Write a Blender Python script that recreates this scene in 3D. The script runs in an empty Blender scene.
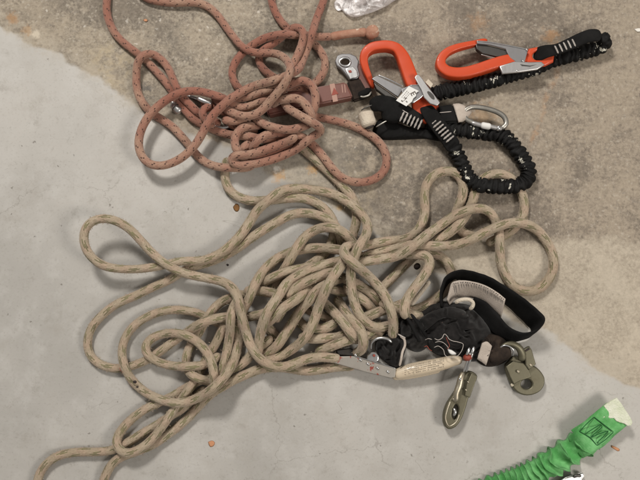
import bpy, bmesh, math, random
import numpy as np
from mathutils import Vector, Matrix, noise
random.seed(7); rng = np.random.default_rng(7)
scn = bpy.context.scene
COL = scn.collection
PI = math.pi

# ------------------------------------------------------------------ camera
HFOV = math.radians(48); TILT = math.radians(7); H = 0.32 / math.tan(HFOV / 2)
F = 320 / math.tan(HFOV / 2)
CT, ST = math.cos(TILT), math.sin(TILT)
CAM = Vector((0, -H * ST, H * CT))
cd = bpy.data.cameras.new('camera'); cam = bpy.data.objects.new('camera', cd); COL.objects.link(cam)
cam.location = CAM; cam.rotation_euler = (TILT, 0, 0)
cd.sensor_fit = 'HORIZONTAL'; cd.angle = HFOV; cd.clip_start = 0.01; cd.clip_end = 50
scn.camera = cam

def at(px, py, z=0.0):
    """world point at height z (millimetres) seen at photo pixel px,py"""
    z *= 0.001
    dx, dy = (px - 320) / F, (240 - py) / F
    d = Vector((dx, dy * CT + ST, dy * ST - CT))
    t = (z - CAM.z) / d.z
    return CAM + d * t

# ------------------------------------------------------------------ materials
class N:
    def __init__(s, name):
        s.m = bpy.data.materials.new(name); s.m.use_nodes = True
        s.t = s.m.node_tree; s.t.nodes.clear()
        s.out = s.t.nodes.new('ShaderNodeOutputMaterial')
        s.b = s.t.nodes.new('ShaderNodeBsdfPrincipled')
        s.t.links.new(s.b.outputs[0], s.out.inputs[0])
    def put(s, sock, v):
        if v is None: return
        if isinstance(v, bpy.types.NodeSocket): s.t.links.new(v, sock)
        elif isinstance(v, (tuple, list)) and len(v) == 3 and sock.type == 'RGBA': sock.default_value = (*v, 1)
        else: sock.default_value = v
    def set(s, **k):
        for n, v in k.items(): s.put(s.b.inputs[n.replace('_', ' ')], v)
        return s.m
    def coord(s, kind='Object'):
        return s.t.nodes.new('ShaderNodeTexCoord').outputs[kind]
    def geo(s): return s.t.nodes.new('ShaderNodeNewGeometry').outputs['Position']
    def noise(s, vec, scale, detail=4, rough=.6, dist=0, col=False):
        n = s.t.nodes.new('ShaderNodeTexNoise'); s.put(n.inputs['Vector'], vec)
        n.inputs['Scale'].default_value = scale; n.inputs['Detail'].default_value = detail
        n.inputs['Roughness'].default_value = rough; n.inputs['Distortion'].default_value = dist
        return n.outputs['Color' if col else 'Fac']
    def voro(s, vec, scale, feature='F1', out='Distance', rnd=1):
        n = s.t.nodes.new('ShaderNodeTexVoronoi'); n.feature = feature; s.put(n.inputs['Vector'], vec)
        n.inputs['Scale'].default_value = scale; n.inputs['Randomness'].default_value = rnd
        return n.outputs[out]
    def math(s, op, a, b=0.0, c=0.0, clamp=False):
        n = s.t.nodes.new('ShaderNodeMath'); n.operation = op; n.use_clamp = clamp
        s.put(n.inputs[0], a); s.put(n.inputs[1], b); s.put(n.inputs[2], c); return n.outputs[0]
    def vmath(s, op, a, b=(0, 0, 0)):
        n = s.t.nodes.new('ShaderNodeVectorMath'); n.operation = op
        s.put(n.inputs[0], a); s.put(n.inputs[1], b)
        return n.outputs['Value'] if op in ('DOT_PRODUCT', 'LENGTH', 'DISTANCE') else n.outputs[0]
    def ramp(s, f, a, b, lo=0.0, hi=1.0):
        n = s.t.nodes.new('ShaderNodeMapRange'); n.interpolation_type = 'SMOOTHSTEP'
        s.put(n.inputs[0], f); n.inputs[1].default_value = a; n.inputs[2].default_value = b
        n.inputs[3].default_value = lo; n.inputs[4].default_value = hi; return n.outputs[0]
    def mix(s, f, a, b):
        n = s.t.nodes.new('ShaderNodeMix'); n.data_type = 'RGBA'
        s.put(n.inputs[0], f); s.put(n.inputs[6], a); s.put(n.inputs[7], b); return n.outputs[2]
    def sep(s, v):
        n = s.t.nodes.new('ShaderNodeSeparateXYZ'); s.put(n.inputs[0], v); return n.outputs
    def comb(s, x, y, z=0.0):
        n = s.t.nodes.new('ShaderNodeCombineXYZ')
        s.put(n.inputs[0], x); s.put(n.inputs[1], y); s.put(n.inputs[2], z); return n.outputs[0]
    def bump(s, h, strength=.5, dist=.001, nrm=None):
        n = s.t.nodes.new('ShaderNodeBump'); n.inputs['Strength'].default_value = strength
        n.inputs['Distance'].default_value = dist; s.put(n.inputs['Height'], h)
        if nrm is not None: s.put(n.inputs['Normal'], nrm)
        return n.outputs[0]

def floor_material():
    n = N('worn_concrete'); P = n.geo()
    a, b = at(0, 20), at(640, 389)
    d = (b - a).normalized(); nr = Vector((-d.y, d.x, 0))
    if nr.y < 0: nr = -nr
    D = n.math('SUBTRACT', n.vmath('DOT_PRODUCT', P, tuple(nr)), a.dot(nr))       # + = rough side
    U = n.math('SUBTRACT', n.vmath('DOT_PRODUCT', P, tuple(d)), a.dot(d))
    w = n.math('MULTIPLY', n.math('SUBTRACT', n.noise(P, 14, 5, .62), .5), .045)
    w2 = n.math('MULTIPLY', n.math('SUBTRACT', n.noise(P, 3.2, 2), .5), .03)
    Dn = n.math('ADD', D, n.math('ADD', w, w2))
    edge = n.ramp(Dn, -.0025, .0035)
    halo = n.ramp(n.math('ABSOLUTE', n.math('SUBTRACT', Dn, .006)), .0, .02, 1, 0)
    # --- smooth painted side
    big = n.noise(P, 5, 4, .55); mid = n.noise(P, 26, 5, .65); fine = n.noise(P, 420, 3, .6)
    sm = n.mix(n.ramp(big, .3, .7), (.375, .36, .335), (.47, .45, .42))
    sm = n.mix(n.ramp(mid, .45, .7, 0, .6), sm, (.50, .485, .46))
    sm = n.mix(n.ramp(n.noise(n.vmath('ADD', P, (2, 9, 0)), 16, 7, .8), .5, .68, 0, .42), sm, (.34, .315, .28))
    sm = n.mix(n.ramp(n.noise(P, 60, 8, .8), .52, .7, 0, .55), sm, (.29, .27, .24))
    sm = n.mix(n.ramp(fine, .56, .74, 0, .38), sm, (.24, .22, .195))
    Pd = n.vmath('ADD', P, n.vmath('MULTIPLY', n.noise(P, 300, 3, .6, 0, True), (.006, .006, 0)))
    pits = n.ramp(n.voro(Pd, 70), .04, .085, 1, 0)
    pits = n.math('MULTIPLY', pits, n.ramp(n.noise(P, 33, 2), .47, .54))
    sm = n.mix(n.math('MULTIPLY', pits, .7), sm, (.17, .15, .13))
    # scuffs: thin scratch lines from stretched noise contours
    sc = n.noise(n.vmath('MULTIPLY', P, (9, 22, 1)), 1.6, 3, .5, .6)
    scl = n.math('MULTIPLY', n.ramp(n.math('ABSOLUTE', n.math('SUBTRACT', sc, .56)), .0, .0022, 1, 0), n.ramp(n.noise(P, 12, 2), .52, .6))
    sm = n.mix(n.math('MULTIPLY', scl, .5), sm, (.20, .18, .15))
    wht = n.ramp(n.voro(n.vmath('ADD', Pd, (3, 5, 0)), 48), .025, .05, 1, 0)
    wht = n.math('MULTIPLY', wht, n.ramp(n.noise(n.vmath('ADD', P, (7, 1, 0)), 40, 2), .58, .62))
    sm = n.mix(n.math('MULTIPLY', wht, .7), sm, (.72, .69, .64))
    ck = n.voro(n.vmath('ADD', P, n.vmath('MULTIPLY', n.noise(P, 16, 6, .7, 0, True), (.05, .05, 0))), 7, 'DISTANCE_TO_EDGE')
    ckm = n.math('MULTIPLY', n.ramp(ck, .0, .006, 1, 0), n.ramp(n.noise(n.vmath('ADD', P, (5, 2, 0)), 7, 3), .53, .62))
    sm = n.mix(n.math('MULTIPLY', ckm, .45), sm, (.22, .2, .175))
    # --- rough aggregate side
    g1 = n.noise(P, 210, 8, .85); g2 = n.noise(P, 30, 7, .72); g3 = n.noise(P, 7, 4, .6)
    rg = n.mix(n.ramp(g1, .40, .60), (.125, .108, .088), (.42, .37, .30))
    rg = n.mix(n.ramp(g2, .40, .66, 0, .55), rg, (.40, .34, .26))
    rg = n.mix(n.ramp(n.noise(n.vmath('ADD', P, (4, 4, 0)), 22, 8, .8), .48, .68, 0, .55), rg, (.16, .142, .12))
    rg = n.mix(n.ramp(g3, .35, .7, 0, .3), rg, (.33, .27, .2))
    agg = n.voro(P, 240, 'F1', 'Color'); aggd = n.voro(P, 240)
    ag = n.math('MULTIPLY', n.ramp(n.sep(agg)[0], .80, .88), n.ramp(aggd, .2, .42, 1, 0))
    rg = n.mix(n.math('MULTIPLY', ag, .5), rg, (.46, .42, .36))
    ag2 = n.math('MULTIPLY', n.ramp(n.sep(agg)[1], .8, .88), n.ramp(aggd, .2, .4, 1, 0))
    rg = n.mix(n.math('MULTIPLY', ag2, .55), rg, (.085, .073, .06))
    spk = n.math('MULTIPLY', n.ramp(n.sep(n.voro(Pd, 130, 'F1', 'Color'))[2], .93, .95), n.ramp(n.voro(Pd, 130), .1, .24, 1, 0))
    rg = n.mix(n.math('MULTIPLY', spk, .75), rg, (.7, .66, .6))
    # brown cast to the upper right, dark mottled patch in the middle, sandy smooth patch lower right
    def blob(px, py, r0, r1, amp=.35, ns=28):
        c = at(px, py)
        dd = n.math('ADD', n.vmath('DISTANCE', P, tuple(c)), n.math('MULTIPLY', n.math('SUBTRACT', n.noise(P, ns, 6, .75), .5), amp * r1))
        return n.ramp(dd, r0, r1, 1, 0)
    brown = n.ramp(n.vmath('DOT_PRODUCT', P, (1, .25, 0)), -.02, .2, 0, .8)
    rg = n.mix(brown, rg, n.mix(n.ramp(g1, .38, .62), (.17, .14, .112), (.37, .31, .245)))
    lb = n.noise(n.vmath('ADD', P, (1, 6, 0)), 11, 8, .78)
    rg = n.mix(n.ramp(lb, .42, .60, 0, .5), rg, (.41, .345, .265)); rg = n.mix(n.ramp(lb, .52, .38, 0, .62), rg, (.155, .13, .105))
    va = n.voro(Pd, 330, 'F1', 'Color'); vd = n.voro(Pd, 330)
    rg = n.mix(n.math('MULTIPLY', n.ramp(n.sep(va)[0], .70, .80), n.ramp(vd, .2, .55, .42, 0)), rg, (.50, .45, .38))
    rg = n.mix(n.math('MULTIPLY', n.ramp(n.sep(va)[1], .72, .82), n.ramp(vd, .2, .55, .42, 0)), rg, (.13, .105, .085))
    dk = n.math('MULTIPLY', n.math('MAXIMUM', blob(368, 158, .008, .05, .9), n.math('MULTIPLY', blob(405, 200, .01, .08, .9), .55)), n.ramp(n.noise(P, 85, 6, .75), .42, .58))
    rg = n.mix(n.math('MULTIPLY', dk, .7), rg, (.085, .075, .068))
    dk2 = n.math('MULTIPLY', blob(146, 92, .003, .016, .9), n.ramp(n.noise(P, 110, 5, .7), .45, .55))
    rg = n.mix(n.math('MULTIPLY', dk2, .75), rg, (.1, .095, .09))
    yl = n.math('MAXIMUM', blob(112, 66, .008, .04, .9), n.math('MULTIPLY', blob(340, 190, .01, .07, .9), .5))
    rg = n.mix(n.math('MULTIPLY', yl, n.ramp(n.noise(P, 70, 6, .7), .40, .6, 0, .75)), rg, (.47, .39, .27))
    grey = blob(290, 175, .02, .09, .5)
    rg = n.mix(n.math('MULTIPLY', grey, .4), rg, (.37, .345, .30))
    # sandy zone
    ya = at(500, 236).y
    sy = n.math('SUBTRACT', n.math('ADD', n.sep(P)[1], n.math('MULTIPLY', n.math('SUBTRACT', n.noise(P, 18, 7, .75), .5), .05)), ya)
    sand = n.math('MULTIPLY', n.ramp(sy, -.012, .004, 1, 0), n.ramp(n.sep(P)[0], .02, .12))
    snd = n.mix(n.ramp(g1, .38, .64), (.36, .31, .245), (.52, .455, .365))
    snd = n.mix(n.ramp(g2, .42, .62, 0, .6), snd, (.56, .495, .40))
    snd = n.mix(n.ramp(n.noise(P, 45, 8, .8), .54, .68, 0, .55), snd, (.27, .225, .175))
    snd = n.mix(n.math('MULTIPLY', ag2, .25), snd, (.16, .135, .11))
    rg = n.mix(n.math('MULTIPLY', sand, .88), rg, snd)
    # pale chalky edge of the paint, then the two sides
    col = n.mix(edge, sm, rg)
    col = n.mix(n.math('MULTIPLY', halo, n.ramp(n.noise(P, 60, 5, .7), .4, .62, 0, .6)), col, (.43, .38, .31))
    # rust stains
    def stain(px, py, r, c, k):
        nonlocal col
        col = n.mix(n.math('MULTIPLY', blob(px, py, r * .1, r * 1.1, 3.2, 160), k), col, c)
    stain(12, 18, .008, (.36, .2, .09), .7); stain(279, 176, .009, (.5, .29, .12), .6); stain(277, 169, .005, (.75, .72, .66), .8)
    stain(313, 168, .008, (.5, .27, .08), .6); stain(27, 31, .007, (.42, .25, .12), .5)
    stain(36, 34, .006, (.7, .62, .5), .6); stain(551, 36, .011, (.5, .27, .12), .55)
    stain(340, 209, .005, (.5, .3, .1), .5); stain(478, 22, .013, (.42, .25, .13), .4); stain(482, 118, .02, (.42, .25, .12), .4)
    # thin rusty streak running down from the upper hook
    p0, p1 = at(556, 70), at(530, 150); dd = (p1 - p0).normalized(); nn = Vector((-dd.y, dd.x, 0))
    dist = n.math('ABSOLUTE', n.math('ADD', n.math('SUBTRACT', n.vmath('DOT_PRODUCT', P, tuple(nn)), p0.dot(nn)), n.math('MULTIPLY', n.math('SUBTRACT', n.noise(P, 30, 3), .5), .012)))
    al = n.math('SUBTRACT', n.vmath('DOT_PRODUCT', P, tuple(dd)), p0.dot(dd))
    L = (p1 - p0).length
    st = n.math('MULTIPLY', n.ramp(dist, .001, .005, 1, 0), n.math('MULTIPLY', n.ramp(al, -.01, .01), n.ramp(al, L - .02, L + .01, 1, 0)))
    col = n.mix(n.math('MULTIPLY', n.math('MULTIPLY', st, n.ramp(n.noise(P, 70, 4), .4, .6)), .4), col, (.46, .25, .12))
    rough = n.math('ADD', n.math('MULTIPLY', edge, .25), n.math('ADD', .48, n.math('MULTIPLY', mid, .2)))
    hs = n.math('ADD', n.math('MULTIPLY', fine, .12), n.math('MULTIPLY', pits, -.5))
    hr = n.math('ADD', n.math('MULTIPLY', g1, 1.3), n.math('MULTIPLY', n.math('SUBTRACT', .5, aggd), .7))
    hr = n.math('ADD', hr, n.math('MULTIPLY', lb, 1.5)); h = n.math('ADD', n.math('MULTIPLY', n.math('SUBTRACT', 1, edge), n.math('ADD', hs, 1.6)), n.math('MULTIPLY', edge, hr))
    return n.set(Base_Color=col, Roughness=rough, Specular_IOR_Level=.35, Normal=n.bump(h, .55, .0010))

def rope_material(kind):
    n = N(kind + '_braided_sheath'); P = n.geo()
    uv = n.sep(n.coord('UV')); u, v = uv[0], uv[1]              # u round 0..1, v metres along
    circ = .033 if kind == 'tan' else .028
    W = n.comb(n.math('MULTIPLY', u, circ), v, 0.0)
    nb = 10 if kind == 'tan' else 12
    kv = nb / circ * .55
    s1 = n.math('SINE', n.math('MULTIPLY', n.math('ADD', n.math('MULTIPLY', u, nb), n.math('MULTIPLY', v, kv)), 2 * PI))
    s2 = n.math('SINE', n.math('MULTIPLY', n.math('SUBTRACT', n.math('MULTIPLY', u, nb), n.math('MULTIPLY', v, kv)), 2 * PI))
    br = n.math('MAXIMUM', s1, s2)
    fib = n.noise(n.vmath('MULTIPLY', W, (2400, 190, 1)), 1, 4, .7)
    big = n.noise(P, 17, 3); blot = n.noise(P, 70, 5, .7)
    if kind == 'tan':
        c = n.mix(n.ramp(big, .35, .65), (.40, .325, .235), (.48, .40, .30))
        c = n.mix(n.ramp(n.noise(P, 90, 5, .7), .4, .68, 0, .55), c, (.36, .29, .20))
        per = .021
        # green tracer dashes: three thin staggered lines in each group, two groups round the rope
        vv = n.math('ADD', n.math('DIVIDE', v, per), n.math('MULTIPLY', n.noise(P, 20, 2), .5))
        tot = None
        for k, (uo, vo) in enumerate([(.0, .0), (.045, .2), (.09, .05), (.25, .5), (.295, .7), (.34, .56), (.5, .05), (.545, .27), (.59, .12), (.75, .55), (.795, .75), (.84, .62)]):
            du = n.math('ABSOLUTE', n.math('SUBTRACT', n.math('FRACT', n.math('ADD', n.math('SUBTRACT', u, n.math('MULTIPLY', v, 1.6)), uo)), .5))
            ln = n.ramp(du, .013, .021, 1, 0)
            seg = n.math('ABSOLUTE', n.math('SUBTRACT', n.math('FRACT', n.math('ADD', vv, vo)), .5))
            sg = n.ramp(seg, .17, .22, 1, 0)
            t = n.math('MULTIPLY', ln, sg)
            tot = t if tot is None else n.math('MAXIMUM', tot, t)
        tot = n.math('MULTIPLY', tot, n.ramp(fib, .25, .5, .5, 1))
        gcol = n.mix(n.ramp(blot, .4, .6), (.08, .095, .035), (.15, .165, .06))
        # pinkish plain stretches between dash groups
        pk = n.ramp(n.math('SINE', n.math('MULTIPLY', vv, 2 * PI)), -.1, .8, 0, .55)
        c = n.mix(pk, c, (.47, .345, .26))
        c = n.mix(n.math('MULTIPLY', tot, .92), c, gcol)
        red = n.math('MULTIPLY', n.ramp(n.noise(P, 45, 4, .7), .70, .74), .6)
        c = n.mix(red, c, (.45, .12, .08))
    else:
        c = n.mix(n.ramp(n.noise(P, 9, 2), .4, .62), (.31, .125, .088), (.44, .285, .205))
        c = n.mix(n.ramp(blot, .42, .66, 0, .6), c, (.31, .135, .10))
        tot = None
        cu, cvp = 5.0, .0125
        for uo, vo in [(0, 0), (.30, .13)]:
            a = n.math('ADD', n.math('MULTIPLY', u, cu), uo)
            row = n.math('FLOOR', a)
            du = n.math('MULTIPLY', n.math('SUBTRACT', n.math('FRACT', a), .5), circ / cu)
            b = n.math('ADD', n.math('ADD', n.math('DIVIDE', v, cvp), n.math('MULTIPLY', row, .4)), vo)
            dv = n.math('MULTIPLY', n.math('SUBTRACT', n.math('FRACT', b), .5), cvp * .75)
            dd = n.math('SQRT', n.math('ADD', n.math('MULTIPLY', du, du), n.math('MULTIPLY', dv, dv)))
            dd = n.math('ADD', dd, n.math('MULTIPLY', n.math('SUBTRACT', fib, .5), .0006))
            t = n.ramp(dd, .0006, .00095, 1, 0)
            tot = t if tot is None else n.math('MAXIMUM', tot, t)
        c = n.mix(n.math('MULTIPLY', tot, .92), c, (.035, .02, .018))
        wh = n.ramp(n.noise(n.vmath('ADD', P, (3, 0, 1)), 60, 4, .6), .74, .77, 0, .75)
        c = n.mix(wh, c, (.68, .6, .52))
    c = n.mix(n.ramp(fib, .32, .62, .62, 0), c, (.20, .14, .095) if kind == 'tan' else (.17, .07, .05))
    c = n.mix(n.ramp(br, .2, -.5, 0, .08), c, (.12, .09, .06))
    h = n.math('ADD', n.math('MULTIPLY', br, .28), n.math('MULTIPLY', fib, 1.2))
    return n.set(Base_Color=c, Roughness=.9, Specular_IOR_Level=.15, Normal=n.bump(h, .6, .0005),
                 Sheen_Weight=.25, Sheen_Roughness=.6, Sheen_Tint=(1, .9, .8, 1))

def fabric(name, col, col2=None, scale=1500, worn=0, wcol=(.6, .58, .52), rough=.9, sheen=.0, wscale=120, bumpk=.4):
    n = N(name); P = n.geo()
    big = n.noise(P, 60, 5, .65)
    c = n.mix(n.ramp(big, .35, .7), col, col2 or tuple(x * 1.5 for x in col))
    lint = n.ramp(n.noise(P, 900, 2, .5), .72, .8, 0, .12)
    c = n.mix(lint, c, tuple(min(1, x * 3 + .05) for x in col))
    if worn:
        wn = n.ramp(n.noise(n.vmath('ADD', P, (1.7, .3, .9)), wscale, 4, .6), worn, worn + .03)
        c = n.mix(wn, c, wcol)
    uv = n.coord('UV'); w = n.voro(P, scale)
    h = n.math('ADD', w, n.math('MULTIPLY', big, .8))
    return n.set(Base_Color=c, Roughness=rough, Specular_IOR_Level=.2, Normal=n.bump(h, bumpk, .0005), Sheen_Weight=sheen)

def metal(name, col, rough=.35, metallic=.9, dirt=.4, dcol=(.1, .08, .06), scale=90, spots=None, spotc=(.3, .03, .02), spotscale=130):
    n = N(name); P = n.geo()
    a = n.noise(P, scale, 6, .7); s = n.noise(n.vmath('MULTIPLY', P, (300, 60, 100)), 1, 4, .6)
    c = n.mix(n.ramp(a, .45, .75, 0, dirt), col, dcol)
    r = n.math('ADD', rough - .1, n.math('MULTIPLY', n.math('ADD', a, s), .17))
    mt = metallic
    if spots:
        f = n.ramp(n.noise(P, spotscale, 4, .7), spots, spots + .04)
        c = n.mix(f, c, spotc); mt = n.math('MULTIPLY', n.math('SUBTRACT', 1, f), metallic)
    return n.set(Base_Color=c, Roughness=r, Metallic=mt, Normal=n.bump(n.math('ADD', a, n.math('MULTIPLY', s, .4)), .12, .0006))

def painted(name, col, rough=.35, dirt=.25, dcol=(.1, .03, .02), scale=80, coat=0.0, spec=.5):
    n = N(name); P = n.geo()
    a = n.noise(P, scale, 6, .75)
    c = n.mix(n.ramp(a, .55, .8, 0, dirt), col, dcol)
    c = n.mix(n.ramp(n.noise(P, 400, 3), .68, .74, 0, .35), c, tuple(min(1, x * 1.5 + .05) for x in col))
    return n.set(Base_Color=c, Roughness=n.math('ADD', rough, n.math('MULTIPLY', a, .2)), Coat_Weight=coat,
                 Specular_IOR_Level=spec, Normal=n.bump(a, .12, .0005))

M = dict(
    floor=floor_material(), tan=rope_material('tan'), red=rope_material('red'),
    black=fabric('black_webbing', (.006, .0058, .0058), (.012, .0115, .0115), worn=0),
    bungee=fabric('black_gathered_webbing', (.005, .0048, .0048), (.010, .0095, .0095), worn=.63, wcol=(.62, .6, .52), wscale=110, rough=.62),
    pouch=fabric('black_neoprene', (.007, .0062, .006), (.017, .015, .0145), worn=.72, wcol=(.10, .06, .05), wscale=260, sheen=.12),
    brownweb=fabric('dark_brown_cover', (.018, .013, .011), (.045, .032, .024)),
    greybar=fabric('grey_bar_stitching', (.30, .27, .25), (.42, .39, .36)),
    thread=fabric('pale_thread', (.42, .38, .35), (.55, .5, .46)),
    dthread=fabric('dark_thread', (.015, .075, .025), (.02, .11, .035)),
    beige=fabric('beige_webbing', (.43, .37, .32), (.55, .48, .42), scale=900),
    ivory=fabric('ivory_webbing', (.55, .47, .38), (.64, .57, .47), scale=800, bumpk=.8),
    green=fabric('green_webbing', (.08, .31, .085), (.20, .50, .20), worn=.72, wcol=(.25, .46, .22), sheen=.1, scale=1100),
    frayed=fabric('paint_soaked_webbing', (.56, .60, .44), (.74, .75, .64), scale=700, bumpk=1, worn=.66, wcol=(.45, .46, .33)),
    orange=painted('orange_coated_alloy', (.56, .060, .012), .40, .6, (.17, .03, .015), scale=55, coat=.12),
    silver=metal('brushed_aluminium', (.50, .49, .49), .38, .85, .3, (.2, .19, .18)),
    plate=metal('grey_lever_alloy', (.27, .265, .27), .42, .6, .35, (.18, .17, .17)),
    steel=metal('galvanised_steel', (.40, .385, .35), .36, .9, .45, (.14, .11, .08)),
    dsteel=metal('dark_steel', (.10, .095, .09), .4, .8, .4),
    chrome=metal('worn_chrome', (.62, .62, .62), .24, .95, .35, (.15, .13, .12)),
    olive=metal('yellow_zinc_steel', (.15, .138, .095), .42, .7, .55, (.10, .085, .05), scale=60),
    brass=metal('worn_bright_steel', (.42, .38, .30), .38, .95, .5, (.2, .13, .07), scale=160),
    clampm=metal('paint_spotted_steel', (.36, .335, .30), .45, .6, .35, (.2, .15, .12), spots=.58, spotc=(.24, .045, .03)),
    redtip=painted('red_dip', (.27, .05, .03), .5, .5),
    redbox=painted('red_brown_shrink_wrap', (.16, .06, .045), .4, .75, (.21, .14, .11), scale=120, coat=.06),
    pink=painted('faded_pink_band', (.40, .24, .19), .6, .7),
    cream=painted('cream_printed_sleeve', (.60, .50, .37), .35, .8, (.30, .20, .11), scale=110, coat=.3),
    ink=painted('black_print', (.10, .08, .065), .6, 0),
    white=painted('white_sticker', (.72, .71, .69), .5, .15, (.4, .38, .35)),
    ropeend=fabric('worn_pink_tape', (.35, .17, .115), (.45, .27, .19), scale=500, worn=.64, wcol=(.6, .48, .38)),
    leaf=fabric('dry_brown_leaf', (.16, .08, .03), (.25, .13, .05)), chip=painted('orange_paint_chip', (.52, .25, .13), .7),
    crumb=painted('dark_grit', (.03, .022, .02), .8), flake=painted('pale_flake', (.75, .72, .66), .6),
)
def film_material():
    n = N('clear_plastic_film'); P = n.geo()
    a = n.noise(P, 45, 4, .6, 1.5)
    tr = n.t.nodes.new('ShaderNodeBsdfTransparent'); tr.inputs[0].default_value = (.93, .91, .9, 1)
    mx = n.t.nodes.new('ShaderNodeMixShader')
    n.set(Base_Color=(.95, .92, .92), Roughness=.22, Specular_IOR_Level=.8, Normal=n.bump(n.math('ADD', a, n.noise(P, 150, 3)), .8, .002))
    n.put(mx.inputs[0], n.ramp(a, .40, .60, .35, .95))
    n.t.links.new(tr.outputs[0], mx.inputs[1]); n.t.links.new(n.b.outputs[0], mx.inputs[2]); n.t.links.new(mx.outputs[0], n.out.inputs[0])
    return n.m
M['film'] = film_material()

# ------------------------------------------------------------------ object helpers
def tag(o, label=None, cat=None, group=None, kind=None):
    if label: o['label'] = label
    if cat: o['category'] = cat
    if group: o['group'] = group
    if kind: o['kind'] = kind
    return o
def thing(name, label, cat, px, py, group=None):
    o = bpy.data.objects.new(name, None); COL.objects.link(o)
    o.location = at(px, py, 0); o.empty_display_size = .02
    return tag(o, label, cat, group)
def wloc(o):
    p = Vector((0, 0, 0))
    while o: p += o.location; o = o.parent
    return p
def link(name, me, mat, parent=None, smooth=True, label=None, auto=None):
    """mesh in world coordinates -> object with its own origin"""
    vs = [v.co for v in me.vertices]
    c = sum(vs, Vector()) / len(vs); c.z = min(v.z for v in vs)
    me.transform(Matrix.Translation(-c))
    if mat and not me.materials: me.materials.append(mat)
    for p in me.polygons: p.use_smooth = smooth
    o = bpy.data.objects.new(name, me); COL.objects.link(o)
    o.parent = parent; o.location = c - (wloc(parent) if parent else Vector())
    if auto:
        me.set_sharp_from_angle(angle=math.radians(auto))
    if label: o['label'] = label
    return o

class MB:
    def __init__(s): s.v = []; s.f = []; s.uv = []
    def grid(s, rings, close_u=True, uvs=None, caps=True, cap_round=0):
        base = len(s.v); nr = len(rings); nc = len(rings[0])
        for r in rings: s.v.extend([tuple(p) for p in r])
        m = nc if close_u else nc - 1
        for i in range(nr - 1):
            va = uvs[i] if uvs else i / nr; vb = uvs[i + 1] if uvs else (i + 1) / nr
            for j in range(m):
                k = (j + 1) % nc
                s.f.append((base + i * nc + j, base + i * nc + k, base + (i + 1) * nc + k, base + (i + 1) * nc + j))
                s.uv.append(((j / m, va), ((j + 1) / m, va), ((j + 1) / m, vb), (j / m, vb)))
        if caps and close_u:
            for i, rev in ((0, True), (nr - 1, False)):
                c = np.mean(np.array([list(p) for p in rings[i]]), axis=0); ci = len(s.v); s.v.append(tuple(c))
                for j in range(nc):
                    k = (j + 1) % nc; a, b = base + i * nc + j, base + i * nc + k
                    s.f.append((b, a, ci) if rev else (a, b, ci)); s.uv.append(((0, 0), (0, 0), (0, 0)))
    def tri(s, a, b, c, uv):
        i = len(s.v); s.v += [tuple(a), tuple(b), tuple(c)]; s.f.append((i, i + 1, i + 2)); s.uv.append((uv,) * 3)
    def box(s, p, x, y, z):
        """box from corner frame: centre p, half vectors x,y,z"""
        i = len(s.v); p, x, y, z = map(Vector, (p, x, y, z))
        for a in (-1, 1):
            for b in (-1, 1):
                for c in (-1, 1): s.v.append(tuple(p + x * a + y * b + z * c))
        for q in ((0, 1, 3, 2), (4, 6, 7, 5), (0, 4, 5, 1), (2, 3, 7, 6), (0, 2, 6, 4), (1, 5, 7, 3)):
            s.f.append(tuple(i + k for k in q)); s.uv.append(((0, 0), (1, 0), (1, 1), (0, 1)))
    def mesh(s, name):
        me = bpy.data.meshes.new(name); me.from_pydata(s.v, [], s.f)
        l = me.uv_layers.new(name='UVMap')
        flat = [c for f in s.uv for uv in f for c in uv]
        l.data.foreach_set('uv', flat); me.update(); return me
    def build(s, name, mat, parent=None, smooth=True, label=None, auto=None, fix=True):
        me = s.mesh(name)
        if fix:
            bm = bmesh.new(); bm.from_mesh(me); bmesh.ops.recalc_face_normals(bm, faces=bm.faces); bm.to_mesh(me); bm.free()
        return link(name, me, mat, parent, smooth, label, auto)

def crom(pts, step):
    """centripetal Catmull-Rom resampled at ~step; pts: list of tuples, first two used for distance"""
    P = np.array(pts, float); n = len(P)
    if n == 2: P = np.array([P[0], (P[0] + P[1]) / 2, P[1]]); n = 3
    P = np.vstack([2 * P[0] - P[1], P, 2 * P[-1] - P[-2]])
    out = []
    for i in range(1, n):
        p0, p1, p2, p3 = P[i - 1], P[i], P[i + 1], P[i + 2]
        d = lambda a, b: max(np.linalg.norm((b - a)[:2]), 1e-4) ** .5
        t0 = 0; t1 = t0 + d(p0, p1); t2 = t1 + d(p1, p2); t3 = t2 + d(p2, p3)
        k = max(2, int(np.linalg.norm((p2 - p1)[:2]) / step * 2))
        for t in np.linspace(t1, t2, k, endpoint=False):
            A1 = (t1 - t) / (t1 - t0) * p0 + (t - t0) / (t1 - t0) * p1
            A2 = (t2 - t) / (t2 - t1) * p1 + (t - t1) / (t2 - t1) * p2
            A3 = (t3 - t) / (t3 - t2) * p2 + (t - t2) / (t3 - t2) * p3
            B1 = (t2 - t) / (t2 - t0) * A1 + (t - t0) / (t2 - t0) * A2
            B2 = (t3 - t) / (t3 - t1) * A2 + (t - t1) / (t3 - t1) * A3
            out.append((t2 - t) / (t2 - t1) * B1 + (t - t1) / (t2 - t1) * B2)
    out.append(P[-2]); out = np.array(out)
    s = np.concatenate([[0], np.cumsum(np.linalg.norm(np.diff(out[:, :2], axis=0), axis=1) + 1e-9)])
    m = max(3, int(round(s[-1] / step)) + 1); q = np.linspace(0, s[-1], m)
    return np.stack([np.interp(q, s, out[:, k]) for k in range(out.shape[1])], axis=1)

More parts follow.
